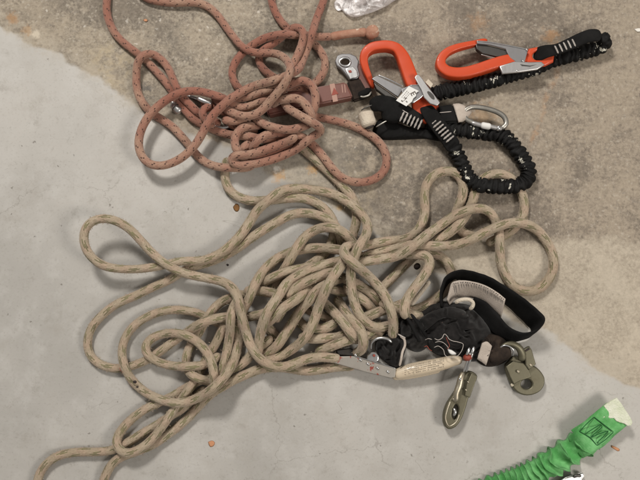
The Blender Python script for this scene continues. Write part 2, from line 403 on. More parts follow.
def frames(C, up=False, roll=None):
    C = np.asarray(C, float); T = np.gradient(C, axis=0); T /= np.linalg.norm(T, axis=1)[:, None] + 1e-12
    A = np.zeros_like(C); B = np.zeros_like(C)
    if up:
        A = np.cross(T, [0, 0, 1.0]); A /= np.linalg.norm(A, axis=1)[:, None] + 1e-12; B = np.cross(A, T)
    else:
        a = np.cross(T[0], [0, 0, 1.0]); a /= np.linalg.norm(a) + 1e-12
        for i in range(len(C)):
            a = a - T[i] * np.dot(a, T[i]); a /= np.linalg.norm(a) + 1e-12; A[i] = a; B[i] = np.cross(a, T[i])
    if roll is not None:
        r = np.asarray(roll)[:, None]; A, B = A * np.cos(r) + B * np.sin(r), -A * np.sin(r) + B * np.cos(r)
    return T, A, B

def sweep(mb, C, ra, rb=None, seg=14, up=False, power=2.0, roll=None, fn=None, round_ends=True):
    """C (N,3) metres, ra/rb half-sizes in metres (scalar or per point)"""
    C = np.asarray(C, float); n = len(C)
    ra = np.broadcast_to(np.asarray(ra, float), (n,)).copy(); rb = ra.copy() if rb is None else np.broadcast_to(np.asarray(rb, float), (n,)).copy()
    T, A, B = frames(C, up, roll); s = np.concatenate([[0], np.cumsum(np.linalg.norm(np.diff(C, axis=0), axis=1))])
    if round_ends:
        for arr in (ra, rb):
            for i, sc in enumerate((.45, .82, .96)):
                if i < n // 3: arr[i] *= sc; arr[-1 - i] *= sc
    ph = np.linspace(0, 2 * PI, seg, endpoint=False)
    cx = np.sign(np.cos(ph)) * np.abs(np.cos(ph)) ** (2 / power); sx = np.sign(np.sin(ph)) * np.abs(np.sin(ph)) ** (2 / power)
    rings = []
    for i in range(n):
        k = fn(s[i], ph) if fn else 1.0
        off = np.outer(cx * ra[i] * k, A[i]) + np.outer(sx * rb[i] * k, B[i])
        rings.append(C[i] + off)
    mb.grid(rings, True, list(s), True)
    return s

def path(pts, step=2.0):
    """[(px,py,z_mm,...)] -> world points + extra columns"""
    Q = crom([tuple(p) if len(p) > 2 else (*p, 5) for p in pts], step)
    return np.array([list(at(q[0], q[1], q[2])) for q in Q]), Q

def tube(name, pts, r, mat, parent=None, rb=None, seg=12, up=False, power=2.0, step=1.5, label=None, fn=None, closed=False, auto=None):
    C, Q = path(pts, step); mb = MB()
    if Q.shape[1] > 3: r_ = Q[:, 3] * .001
    else: r_ = r * .001
    rb_ = (Q[:, 4] * .001 if Q.shape[1] > 4 else (None if rb is None else rb * .001))
    sweep(mb, C, r_, rb_, seg, up, power, fn=fn, round_ends=not closed)
    return mb.build(name, mat, parent, True, label, auto)

def plate(name, outer, z0, z1, mat, parent=None, holes=(), bevel=.6, smooth=False, tilt=(0, 0), label=None, zlift=None):
    zm = (z0 + z1) / 2
    cu = bpy.data.curves.new(name, 'CURVE'); cu.dimensions = '2D'; cu.fill_mode = 'BOTH'
    for k, poly in enumerate([outer, *holes]):
        if smooth:
            poly = [tuple(q) for q in crom([*poly[-2:], *poly, *poly[:2]], 1.0)]
            # trim to one lap
            P = np.array(poly); a = np.argmin(np.linalg.norm(P[:len(P)//3] - np.array(outer[0] if k == 0 else holes[k-1][0]), axis=1))
            b = len(P)//2 + np.argmin(np.linalg.norm(P[len(P)//2:] - np.array(outer[0] if k == 0 else holes[k-1][0]), axis=1))
            poly = [tuple(q) for q in P[a:b]]
        sp = cu.splines.new('POLY'); sp.points.add(len(poly) - 1)
        for p, (x, y) in zip(sp.points, poly):
            w = at(x, y, zm); p.co = (w.x, w.y, 0, 1)
        sp.use_cyclic_u = True
    b = min(bevel, (z1 - z0) / 2 * .95) * .001
    cu.extrude = (z1 - z0) / 2 * .001 - b; cu.bevel_depth = b; cu.bevel_resolution = 2; cu.offset = -b
    o = bpy.data.objects.new('t', cu); COL.objects.link(o)
    dg = bpy.context.evaluated_depsgraph_get(); me = bpy.data.meshes.new_from_object(o.evaluated_get(dg))
    bpy.data.objects.remove(o); me.name = name
    c = at(*np.mean(np.array(outer), axis=0), zm)
    for v in me.vertices:
        v.co.z += zm * .001 + (v.co.x - c.x) * tilt[0] + (v.co.y - c.y) * tilt[1]
    me.materials.clear()
    return link(name, me, mat, parent, True, label, auto=35)

def disc(cx, cy, rx, ry=None, n=20, rot=0):
    ry = ry or rx; cr, sr = math.cos(rot), math.sin(rot)
    return [(cx + rx * math.cos(a) * cr - ry * math.sin(a) * sr, cy + rx * math.cos(a) * sr + ry * math.sin(a) * cr) for a in np.linspace(0, 2 * PI, n, endpoint=False)]

def ribbon(name, A, B, th, mat, parent=None, step=2.0, nu=6, label=None, wob=0.0, uvlen=True):
    """ribbon between two edge polylines [(px,py,z)], thickness th mm"""
    n = max(4, int(sum(math.dist(A[i][:2], A[i + 1][:2]) for i in range(len(A) - 1)) / step))
    def rs(E):
        Q = crom(E, 1.0); t = np.linspace(0, len(Q) - 1, n); return np.stack([np.interp(t, range(len(Q)), Q[:, k]) for k in range(3)], 1)
    a, b = rs(A), rs(B); a = np.array([list(at(*p)) for p in a]); b = np.array([list(at(*p)) for p in b])
    mb = MB(); rings = []
    Tn = np.gradient((a + b) / 2, axis=0); W = b - a; Nn = np.cross(Tn, W); Nn /= np.linalg.norm(Nn, axis=1)[:, None] + 1e-12
    for i in range(n):
        row = []
        for sgn in (1, -1):
            us = np.linspace(0, 1, nu) if sgn == 1 else np.linspace(1, 0, nu)
            for u in us:
                p = a[i] + (b[i] - a[i]) * u
                wv = wob * .001 * noise.noise(Vector(p) * 120)
                e = .35 if u in (0, 1) else 1
                row.append(p + Nn[i] * (sgn * th * .0005 * e + wv))
        rings.append(row)
    mb.grid(rings, True, list(np.linspace(0, 1, n)), True)
    return mb.build(name, mat, parent, True, label)

def pillow(name, outline, z0, h, mat, parent=None, rings=14, folds=2.0, fs=60, p=2.4, centre=None, label=None, seed=0, zfn=None, fine=0):
    O = crom([*outline, outline[0]], 1.2 if folds > 2 else 2.0)[:-1]
    if folds > 2: rings = int(rings * 1.8)
    c = np.array(centre) if centre else O.mean(axis=0); mb = MB(); R = []
    for t in np.linspace(1, .04, rings):
        row = []
        for q in O:
            x, y = c + (q - c) * t
            hh = h * (1 - t ** p) ** .55
            w = noise.fractal(Vector((x * .001 * fs, y * .001 * fs * 1.4, seed)), 1.0, 2.0, 4)
            r = 1 - abs(noise.noise(Vector((x * .001 * fs * .8, y * .001 * fs * .5, seed + 9))))
            z = z0 + max(.4 if t > .99 else 1, hh + (w * folds + (r - .8) * folds * 1.2) * (1 - t ** 6)) if t < 1 else z0
            if folds > 2 and t < 1:
                q3 = Vector((x * .05 + seed, y * .05, seed)); q3 += Vector((noise.noise(q3 * 1.5), noise.noise(q3 * 1.5 + Vector((5, 5, 5))), 0)) * .9
                z += (abs(noise.noise(q3 * 1.9)) - .2) * folds * -2.6 * (1 - t ** 6)
            if zfn: z += zfn(x, y)
            row.append(at(x, y, z))
        R.append(row)
    mb.grid(R, True, None, True)
    return mb.build(name, mat, parent, True, label)

# gathered (elastic) webbing: ring-shaped puckers
def gather(period, amp, skew=.0, jitter=.25, seed=0, r0=6.0):
    def f(s, ph):
        s = s * 1000
        j = noise.noise(Vector((s * .09, seed, 3))) * period * jitter
        w = np.array([noise.noise(Vector((math.cos(a) * 1.2, math.sin(a) * 1.2, s * .11 + seed * 7))) for a in ph])
        x = (s + j + skew * r0 * np.cos(ph) + w * period * .55) / period
        return (1 - amp) + 2 * amp * np.abs(np.sin(PI * x)) ** .7 - amp * .3 + w * .12
    return f

# ------------------------------------------------------------------ ground
mb = MB(); g = 24
xs = np.linspace(-3, 3, g); ring = [[(x, y, 0) for x in xs] for y in np.linspace(-3, 3, g)]
mb.grid(ring, False, None, False)
fl = mb.build('floor', M['floor'], None, False); tag(fl, kind='structure')
fl.data.flip_normals() if fl.data.polygons[0].normal.z < 0 else None

# ------------------------------------------------------------------ ropes
# each strand: list of (px, py, level[, lift_mm]); level decides what lies over what
TAN = {
 'A': [(280,192,1),(271,199,1),(262,206,1.2),(256,212,1),(250,222,1),(241,235,2,6),(231,245,3,9),(220,254,3,10),(201,261,3,10),(181,261,3,11),(162,265.5,2.5,12),(140,269,2,13),(119,269,2,16),(102,265.5,2,19),(90,256,2,23),(84,245,2,26),(84,230,2,28),(91,221,2,29),(104,218,2,29),(117,221,2,28),(130,229,2.6,26),(142,242,3,23),(155,256,4,20),(167,265,5,18),(180,272,5,15),(195,276,4,12),(212,279,4,11),(227,283,5,12),(235,290,6,14),(238,298,6),(240,306,6),(242,317,6),(246,330,6),(250,343,6),(255,353,6),(262,361,6),(270,365.5,5.5),(280,367.5,5),(290,366,5),(300,361,4),(309,358,3),(320,356.5,3),(330,357,2),(340,359,0)],
 'A2': [(280,192,1),(284,191.6,1),(297,189,1),(316,190,1),(333,194,1.5),(344,200,3),(354,207,4),(362.5,215,5),(368,226,5),(366.5,236,5),(360,245,6),(355,252,5.6),(351.5,262,4.4),(350.5,274,4.2),(351,285,5),(352.5,296,5.5),(355,306,5.5),(359,316,5),(366,324,4.5),(375,328.5,4),(384,328,2),(392,326,0)],
 'B': [(345,256,0),(343,246,0),(341,237,1),(336,226,1.6),(331,221,2),(325,218,2),(315,214.5,1),(305,212.5,1),(292,214,1),(280,220,1),(270,226,1),(260,232,1),(248,240,1),(235,250,1),(220,258,1),(205,263.5,1),(190,267.5,1),(178,274,1),(170,280,1),(154,286.5,1),(135,296,1),(116,304,1),(101,316,1),(91,328,1),(87,341,1),(88.5,353,1),(96,362.5,1),(106,367,1),(118,369,1),(135,365,1),(150,358.5,1),(162,350,1),(177,339,1.5),(190,330.5,2),(202,323,2.5),(215,318.5,2.8),(227,317,2.4),(247,317,1.5),(260,315,1.5),(272,311,.8),(285,306,.4)],
 'C': [(300,146,0),(304,150,0),(311,155,.4),(318,161,.5),(329,172,.6),(341,183,1),(350,194,1.5),(355,203,1),(357,215,0),(356,225,0),(353,234,0),(349,244,0),(343,252,0)],
 'F': [(228,158,0),(225,166,0),(224.5,173,.5),(225,182,.6),(230,192,.6),(241,198.5,.6),(254,201.5,.6),(267,200.5,.3),(280,199,.5),(297,197,.5),(311,200,.7),(322,206,.9),(330,215,.9),(334.5,223,.6),(335,232,.3),(332,243,.2),(326,253,.3),(318,261,.6),(305,268,.6),(292,277,.4),(280,288,.3)],
 'G': [(268,296,.3),(275,285,.8),(282,273,1.2),(286,266,2.4),(290,259,2.6),(296,249,2.6),(303,239,2.4),(311,232,2),(320,228.5,2.6),(330,227.5,3),(339,229.5,3),(347,235,3),(353,242,2),(358,252,.6),(360,262,.3)],
 'J': [(352,254,0),(340,250,.6),(330,249,1),(317,248,1),(305,249,1),(294,251,1.3),(284,255,1.3),(275,259.5,1.3),(267,267,1.4),(261,275,1.6),(256,283,1.8),(252.5,291,2),(249,300,2.6),(244,309,2.6),(240,318,2.6),(239,329,3),(239.5,340,3.6),(237.5,350,4),(234,360,4.4),(228.5,371.5,4.4),(221,381,4.5),(211,390,4.5),(199,397.5,4.5),(188,401.5,4.5),(177,403,4.4),(160,399,4),(143,390.5,3.2),(130.5,377.5,3),(123.5,361,3),(122.5,345,2),(129.5,330,1),(142,319.5,1),(157,312.5,1),(173,309.5,1),(189,310.8,1),(198,313,1),(206,317,1),(218,323,.6),(230,326,.4)],
 'K': [(245,294,.3),(240,294.5,.8),(234,296,1.6),(225,299.5,1.7),(217,305.5,1.7),(210,314,1.8),(204,324,2),(198,334,1.6),(191,344,1.2),(187,352,1),(185.5,361,1),(187,370,1.6),(193,376,2),(202,379.5,2),(211,382,2),(220,383,1),(228,381,.6)],
 'LP': [(240,296,.2),(233,308,.4),(227,321,.9),(221.5,333,1.2),(215.5,345,1.2),(208,357,1),(200,371,1.4),(193,384,2.2),(186,393,3),(180,402,3),(172,413,3),(163,426,3),(153,439,3),(141,448.5,3.5),(128,454,3.5),(119.5,450.5,3.5),(116,442,3),(121,430.5,2),(132,418.5,1.5),(145,409,1.5),(160,402,1.5),(172,396.5,1.5),(184,389.5,1.6),(198,381,1),(212,377,.8),(224,373.5,.8),(236,368,.8),(246,361,1),(254,353,1.4),(263,345,1),(272,338,.6)],
 'MN': [(37,492,0),(37,481,0),(40,472,0),(47.5,462,0),(60,454.8,0),(77,452,0),(95,452,0),(110,451,.5),(120,447,1),(130,441,1.6),(140,434.5,1.6),(152,428,1.2),(163,421,1),(175,413,1),(186,405,1),(196,396,1),(206,388,1)],
 'QN': [(355,366,0),(345,366,0),(330,367.5,0),(321,369.5,.3),(312,371,.5),(303,371,.5),(293,368.5,.5),(280,367,.5),(266,367,1),(256,370,1),(247,374,1),(238,378,1.3),(229,382,1.5),(218,388.5,1.6),(208,396.5,2),(198,407,2),(189,417,2),(180,425.5,2),(168,434,2),(156,443,2),(143,449,1.2),(132,453,.6),(123,456,.3),(115,460,.5),(110,466,.5),(105,476,.5),(101,490,.5)],
 'S': [(220,354,.8),(213,361,1.6),(206,365,2),(198,366,2.6),(190,366.4,3),(175,366,3),(160,362.5,3),(149.5,357,3),(144.5,349,3),(148,340.5,3),(158,335,3),(172,332.5,3.4),(185,334.3,4),(196,340,4),(205,348,4),(211,358,4),(214,368,3.6),(214.5,378,3),(214,386,2.4)],
 'V': [(241,296,1),(237.5,299.5,2),(234,305,3.4),(231.5,315,3.6),(230.5,328,3.6),(229.5,340,3.4),(227.5,350,3.4),(225.5,360,3.2),(223,370,2.6),(219,379,2)],
 'I1': [(330,263,1),(318,265.5,1.4),(305,268.6,2),(293,270.6,2),(283,273,2),(275,276.5,1.8),(267,281,1.0),(261,284,.5),(256,287,.2)],
 'Y': [(244,293,.4),(254,290.5,.6),(263,291,.9),(274,293.5,.9),(284,297,.6),(293,300,.3)],
 'I2': [(352,258,1.4),(341,261,2.4),(330,264.5,3.2),(317.5,267.5,3.4),(306,271.5,3.4),(296,277,3.6),(288,285,3.6),(280,294,3.8),(273,304,3.8),(267,313,3.8),(263,324,3.6),(260.5,334,3.6),(259,345,3.6),(258,356,3)],
 'I3': [(342,270,1),(330,273,2),(320,276,2.4),(309,280.5,2.4),(300,286,2.6),(292,292,1.6),(286,298,.8)],
 'I4': [(345,277,.8),(330,281.5,1.6),(320,284.5,2),(309,288.5,2.2),(300,294.5,2.2),(291,302,2.2),(282,308.5,2),(273,316,1.2),(266,325,.6)],
 'X1': [(330,280,1.6),(322,286,2.4),(315.5,292,3),(308.5,299,3.2),(301,309,3.2),(295,319,3.2),(289,329,3.2),(282.5,338,3.2),(277,347,3.2),(268,354,3),(258,359,2.6)],
 'X2': [(350,256,3.4),(344,262.5,4),(337.5,271,4.2),(331,280,4.4),(325.5,289.5,4.6),(321,299.5,4.6),(318,309,4.6),(316,316,4.6),(312.5,325,4.4),(307.5,335,4.2),(300,343.5,4.2),(291,350,4.2),(281.5,355.5,4.2),(270,360,4),(260,362,3.4)],
 'H': [(424,199,2),(425.5,209,2),(423.5,220,2),(419,230,2),(412.5,236.5,2),(404,240.5,2.2),(393,242,2.2),(380,243,2.2),(369,245,3),(360,246,4.4),(352,246.3,5),(345,247.5,5.4),(340.8,251.5,5.6),(346,258,6.4),(355,265.5,6.6),(365,273.5,6.6),(374,282,6.6),(381,290.5,6.4),(387,298.5,6),(390.5,308,5.4),(393,318,5),(393.5,328,4.4),(392,338,3)],
 'n': [(424,199,2),(424,192,2),(427,182,2),(434,174,2),(444,170.5,2),(455,171.5,2),(462,179,2),(464,190,2),(461,201,1.6),(456.5,210,1),(454.5,219,.6),(457.5,228,.3),(463,233.5,.3),(470,236,.2),(480,238,0)],
 'o': [(474,199,1),(474,194,1.4),(476.5,186,1.6),(483,178,1.6),(493,173.5,1.6),(503,173.5,1.6),(512,178.5,1.6),(519,187,1.4),(523.5,197,1),(525,208,.8),(522,219,.4),(515,228,.3),(506,234.5,.3),(497,239,.3),(487,244,0)],
 'o2': [(474,199,1),(471,206,.6),(466,214.5,.5),(460,222.5,.8),(452,231,1),(443,237,1),(434,242.5,.8),(425,249,.6),(415,255,.8),(406,264,.8),(397.5,272.5,.8),(389,281,.8),(381,289,.6),(371,297,.4),(360,303,.4),(350,306,.2)],
 'h3': [(354,262,2),(362,261,2.6),(371,260.5,3),(381,259.3,3),(391,257.5,3.4),(400,254,4),(409,249,4.5),(418,242.2,5),(427.5,234.5,5),(437.5,227.5,5),(447.5,220.5,5),(460,214,5),(470,209.5,4.6),(480,208,4),(488,210.5,3.6),(494,217,3),(497.5,227,2),(499,238,1.4),(499,250,1.2),(500,262,1),(505,275,1),(513,286.5,1),(525,292,1),(538,290,1),(547.5,281.5,1),(553.5,270,1),(553.5,257,1.4),(549,245,2),(542,235,2.4),(533,227.5,2.8),(522,223,3),(511,222.8,3.6),(498,226.5,4),(484,233,3.4),(471,240,3),(459,244.6,2.8),(447,246.5,2.6),(436,247,2.8),(425,246,2.8),(412,246.5,2),(401,248,1.8),(390,250,1.6),(379,252,1.6),(369,254.5,1.6),(360,258,1)],
 's': [(405,318,2,4),(403,309,2.6,8),(406,300,3,14),(412,291,3,20),(420,281,3,24),(427.5,271.5,3,26),(431.5,263,3,26),(429.5,256.5,3,23),(423,254,2.6,16),(413,253,1.6,8),(403,252.5,1,5),(394,252.5,.6)],
 't': [(398,310,1),(407,311,1),(418,309.5,1),(428,305,1),(437,298,1),(446,291,.5),(452,284,.2),(453,276,.2),(450,266,.3),(444,258,.5),(436,253.5,.6),(425,251,.4),(415,250,.2)],
 'u': [(350,322,.6),(362,318.5,1),(373,314,1.6),(385,309.5,1.6),(398,306,1.6),(409,302,1.4)],
 's2': [(380,303,1.2),(392,307,2),(404,311,2),(414,315,1.6),(424,318,1)],
 'w1': [(318,297,2),(326,304.5,2.6),(333,311,2.8),(340,319,3),(346.5,327,3.2),(352.5,335,3.2),(358,342,2.6)],
 'w2': [(336,297,.4),(341,305,1.6),(346,313,3),(352,319.5,3.8),(358.5,327,4.4),(363,336,4.8),(364.5,345,4.6),(362,352,4),(354,353,2)],
 'w3': [(322,357,1),(316,350,2),(322,348.5,3),(331,346,3.2),(341,342.5,3.2),(352,339.5,3),(362,337,2.6),(374,333,2),(388,331,1)],
 'w4': [(300,336,.6),(314,339,.8),(329,338,1),(340,337,1),(350,330,.8)],
 'w5': [(308,326,.5),(318,330,1),(328,327.5,1),(337,322,1)],
 'w6': [(340,276,.8),(350,282,1.2),(360,286,1.6),(370,292,2),(379,299,2),(386,307,1.4)],
 'w7': [(344,288,.8),(353,293.5,1.4),(362,299,1.8),(370,304.5,2),(377,312,1.4)],
 'w8': [(322,287,1),(330,289,1.3),(339,290,1.4),(348,292,1)],
 'z1': [(262,322,.2),(270,328,.3),(276,337,.3),(284,343,.3)],
 'z2': [(296,318,.2),(303,325,.4),(310,333,.3),(322,340,.2)],
 'z3': [(275,322,.2),(279,314,.5),(284,306,.4),(292,299,.2)],
 'z4': [(300,304,.3),(309,310,.5),(322,316,.5),(334,320,.4)],
}
TAN['A'] = TAN.pop('A2')[::-1][:-2] + TAN['A'][0:]
TAN['H'] = TAN.pop('n')[::-1] + TAN['H'][1:]
TAN['o'] = TAN.pop('o2')[::-1] + TAN['o'][1:]
RED = {
 'R1': [(108,-14,1),(107,0,1),(106,10,1),(109,22,1),(115,34,1),(125,44,1),(137,53,1.2),(148,62,1.4),(157,72,1.5),(166,82,1.6),(174,92,1.2),(180,101,1),(186,111,1),(192,118,1),(201,123.5,1),(210,127,1),(218,130.5,1),(226,134,1),(235,136,1),(246,136.5,1.4),(258,139,1.6),(270,141,1.6),(283,139.5,1.4),(295,137,1)],
 'R2': [(222,125,.4),(212,121,.8),(204,117,1.2),(197,111,1.4),(190,105.5,1.4),(182,98.5,1.4),(177,91,2),(173.5,82,2.6),(171,73,3),(166,64,3),(159,57,3),(151,53.5,3),(143,55.5,3),(138,63,3),(136.5,75,2),(136.5,89,1),(141,101,1),(149.5,111.5,1),(159,118,1),(171,125,1),(180,134.5,1),(189,145,1),(197,155.5,1),(206,163.5,1),(217,167.5,1),(229,168.5,1),(242,168,.6),(254,164,.4)],
 'R3': [(326,-14,2),(324,0,2),(319,13,2),(314.5,27,2.6),(311,40,3),(306,53,3),(300,65,3.4),(294,72,3),(284,77.5,3),(275,81.5,3.2),(264,85,3.6),(251,89,4.2),(240,95,4.8),(231,100.5,5,8.8),(222,107.5,5,11),(213,117,5,12.1),(204,131,4,13.2),(197,143,3,13.75),(188,153,3,14.3),(176,161.5,2,14.85),(161,166.3,2,15.4),(149,164.5,2,15.4),(141,156,2,15.4),(138,144,2,15.4),(140.5,131,2,14.85),(147,118,2.6,14.3),(157.5,106.5,3.4,13.2),(170,98,4,11.55),(184,93,4,8.8),(196,91.5,3.6,6.05),(208,94,3,4.4),(221,99.5,2.6),(231,105,2.4),(239,109.5,2.6),(248,108.5,2.8),(258,103.5,2.8),(268,97.5,2.6),(277,91.5,2.4),(287,85,1.8),(296,80,1)],
 'R4': [(138,-8,1),(147,-1,1),(162,2,1),(175,3,1),(190,2.3,1),(201,3,1),(211,8,1),(219,16.5,1),(226,27,1),(234,38,1.4),(242,48,3),(252,53.5,4),(266,54.5,4.4),(279,55.5,4.4),(287.5,59.5,4.4),(291.5,67,5),(290,76,5.4),(284,86,5.4),(276.5,95,5.4),(270,103,5.2),(263.5,110.5,5),(255.5,116,5),(245,118.3,4.6),(235,116.3,4.2),(226,110,3.6),(219,101,2.4),(212,98,1)],
 'R6': [(268,102,.6),(256,99,.8),(246,94.5,1),(238,88,1),(232.5,80,1),(231,71,1),(235,62,1),(242,53,1),(251,46,1.6),(262,40,2.4),(277,36,3),(290,35,3.2),(300,35.5,3),(310,37,2.2),(322,38,1.8),(333,36.5,1.6)],
 'R7': [(270,-14,1),(271,0,1),(274,10,1),(280.5,21,1),(287.5,29,1.4),(295,34,1.2),(304,37.5,1),(313,42,1),(321,51,1),(326,62,1),(324.5,72,1),(319,80,1),(312,86,.8),(303,91,.6),(292,95,.4)],
 'Ra': [(290,86,.4),(282,82,1),(273,77,1),(264,70.5,1),(258.5,63,1),(257.5,55,1),(264,49,1),(273,44,1.2),(281,38,1.2),(288,32,3),(295,28.3,4),(302,29.5,4.2),(305.3,37,4.2),(302.5,46,4.2),(299,55,4),(294.5,64,3.8),(289,73,3),(282,82,2.6),(272,89,2.6),(259,94,2.8),(247,97.5,2.6),(236,101,2),(226,104,1.4)],
 'e': [(262,109,.8),(270,105,1.6),(279,100,2.4),(288,97.3,3),(297,98,3.4),(304.5,102.5,3.6),(309.5,109,3.6),(312.5,116,3.4),(313,124,2.6)],
 'f': [(281,86,2),(288,81.5,3),(295,79,3.6),(303,79.8,3.8),(310.5,84,3.8),(315.5,91.5,3.8),(316.5,100,3.8),(314,108,3.6),(309.5,116,2.6),(306,124,1.4)],
 'g': [(285,90,1),(292,86,1.6),(300,87,2),(306,91.5,2),(309.5,98.5,2),(309.5,107,2),(306,114,1.2)],
 'h': [(282,97,2.4),(285,104,3),(290.5,110,4),(298,115.3,4.6),(306,119.3,4.8),(314,123.5,4.8),(320.5,127.5,4.4),(323.5,132,4),(320,135.5,3),(314,136,2.4),(308.5,141,2.2),(300.5,147.5,2),(291,152.5,2),(281,157,2),(268,161.5,2),(255,165,2),(243,167,2.4),(234,165.5,3),(229.5,160.5,3.4),(233,156,3.8),(243,156.5,4),(253,155.3,4),(264,151.3,4),(275,147.5,4),(284,144,4),(290.5,140.5,3.6),(297,138,2)],
 'j': [(268,122,1.6),(256,123.5,2.6),(244,127,3),(237,133,3.2),(234,142,3.2),(236,150,3),(241,157,2),(246,164,1)],
 'l': [(250,113,1.8),(256,119,2.2),(265,125,2.6),(277,130,2.8),(290,130.7,2.8),(301,127.5,2.8),(308,121.5,2.6),(311,114,2)],
 'm': [(240,152,.6),(248,146.5,1.4),(257,141,2),(265,136,2.6),(273,133.8,2.6),(286,134,2.6),(300,136,2),(310,142.3,1.2),(317,150.5,1),(324,159,1),(333,170.5,1.2),(342.5,179.5,1),(354,183,1),(366,182.3,1),(377,178.5,1),(385.5,170,1),(387,157,1),(382,145,1),(371,135,1),(356,127,1),(341,122,1),(322,118,1),(308,115,.8),(296,112,.5)],
 'p': [(226,122,.8),(236,126.5,1.4),(246,129,1.2),(258,131,1)],
 'q': [(200,109,1),(203,104.5,1.6),(210,104,2),(217,106,2),(224,111,2),(233,117,1.6)],
 'q2': [(214,127,1.8),(203,118,2.4),(201,112,2.6),(205,107.5,2.6),(212,107.5,2.2)],
 'v': [(233,158,.8),(240,151,1.2),(249,146,1.4),(256,142,1)],
 'b1': [(238,163,.3),(252,159,.8),(267,156,1),(281,151,1),(295,144,1),(305,137,.6)],
 'x': [(222,120,2.4),(232,121.5,2.6),(243,123,2),(252,121,1.6)],
}
STEP = 2.6
RT, RR = 5.15, 4.45
def radius(si, Q):
    if si == 1: return 4.1 + 0.2 * np.clip((Q[:, 1] - 60) / 50, 0, 1)
    f = np.clip((Q[:, 0] - 170) / 90, 0, 1) * np.clip((430 - Q[:, 1]) / 50, 0, 1)
    return 4.3 + .55 * f
def solve(sets):
    segs = []; off = 0; allQ = []; R = []; sid = []; arc = []
    for si, (D, r) in enumerate(sets):
        for name, pts in D.items():
            P = [(*p, 0) if len(p) == 3 else p for p in pts]
            Q = crom(P, STEP); k = len(Q); segs.append((si, name, off, off + k)); off += k
            allQ.append(Q); R += list(radius(si, Q)); sid += [len(segs)] * k; arc += list(np.arange(k) * STEP)
    Q = np.vstack(allQ); R = np.array(R); sid = np.array(sid); arc = np.array(arc); n = len(Q)
    lift = np.where(Q[:, 3] > 4, Q[:, 3], 0); lev = Q[:, 2]
    z = R + lift
    same = (sid[:, None] == sid[None, :]) & (np.abs(arc[:, None] - arc[None, :]) < 20)
    cap = np.where(np.array(R) > 4.28, 44, 38)
    def world(z): return np.array([list(at(q[0], q[1], zz)) for q, zz in zip(Q, z)]) * 1000
    for outer in range(3):
        W = world(z)
        dx = W[:, None, 0] - W[None, :, 0]; dy = W[:, None, 1] - W[None, :, 1]
        d2 = dx * dx + dy * dy; S = (R[:, None] + R[None, :])
        I, J = np.nonzero((d2 < (S * .9) ** 2) & ~same)
        T = np.gradient(W[:, :2], axis=0); T /= np.linalg.norm(T, axis=1)[:, None] + 1e-9
        par = np.clip((np.abs((T[I] * T[J]).sum(1)) - .75) / .2, 0, 1)
        m = (lev[I] > lev[J]) | ((lev[I] == lev[J]) & (sid[I] > sid[J])); I, J, par = I[m], J[m], par[m]   # I above J
        need = np.sqrt(np.maximum((S[I, J] * (.87 - .15 * par)) ** 2 - d2[I, J], 0))
        base = np.maximum(R, R + lift * .9)
        base = np.maximum(base, np.where((Q[:, 0] > 262) & (Q[:, 0] < 318) & (Q[:, 1] > 90) & (Q[:, 1] < 117) & (lev >= 2.2), 15 + R, 0))
        if outer: z = R + (z - R) * .6
        for it in range(260):
            viol = need - (z[I] - z[J]); viol = np.maximum(viol, 0)
            up = np.zeros(n); dn = np.zeros(n)
            np.maximum.at(up, I, viol * .5); np.maximum.at(dn, J, viol * .5)
            z = z + up * .75 - dn * .5
            z -= .15                                   # gravity
            for (_, _, a, b) in segs:                  # stiffness
                s = z[a:b]
                if len(s) > 4:
                    t = s.copy(); t[1:-1] = .5 * s[1:-1] + .25 * (s[:-2] + s[2:]); z[a:b] = t
            z = np.minimum(np.maximum(z, base), np.maximum(cap, base))
    # let touching parallel strands also slide sideways so that they lie against each other instead of merging
    W = world(z); W0 = W.copy()
    D = W[:, None, :] - W[None, :, :]; I, J = np.nonzero(((D ** 2).sum(2) < (S * 1.5) ** 2) & ~same); S3 = S[I, J] * .97
    del D
    for it in range(60):
        D = W[I] - W[J]; dist = np.sqrt((D ** 2).sum(1)) + 1e-6
        k = dist < S3; i_, j_ = I[k], J[k]
        T = np.gradient(W[:, :2], axis=0); T /= np.linalg.norm(T, axis=1)[:, None] + 1e-9
        par = np.clip((np.abs((T[i_] * T[j_]).sum(1)) - .8) / .15, 0, 1)
        push = ((S3[k] - dist[k]) * .5)[:, None] * (D[k] / dist[k][:, None]); push[:, :2] *= par[:, None]
        cnt = np.bincount(i_, minlength=n)[:, None] + 1e-9; mv = np.zeros((n, 3)); np.add.at(mv, i_, push)
        W = W + mv / np.maximum(cnt * .55, 1); off = W[:, :2] - W0[:, :2]; ol = np.linalg.norm(off, axis=1)[:, None] + 1e-9; W[:, :2] = W0[:, :2] + off * .93 * np.minimum(1, 2.8 / ol)
        for (_, _, a, b) in segs:
            t = W[a:b].copy(); t[1:-1] = .6 * W[a + 1:b - 1] + .2 * (W[a:b - 2] + W[a + 2:b]); W[a:b] = t
        W[:, 2] = np.maximum(W[:, 2], R)
    return segs, Q, W * .001, R
segs, Q, WP, RAD = solve([(TAN, RT), (RED, RR)])
print('rope samples', len(Q), 'max z', WP[:, 2].max())

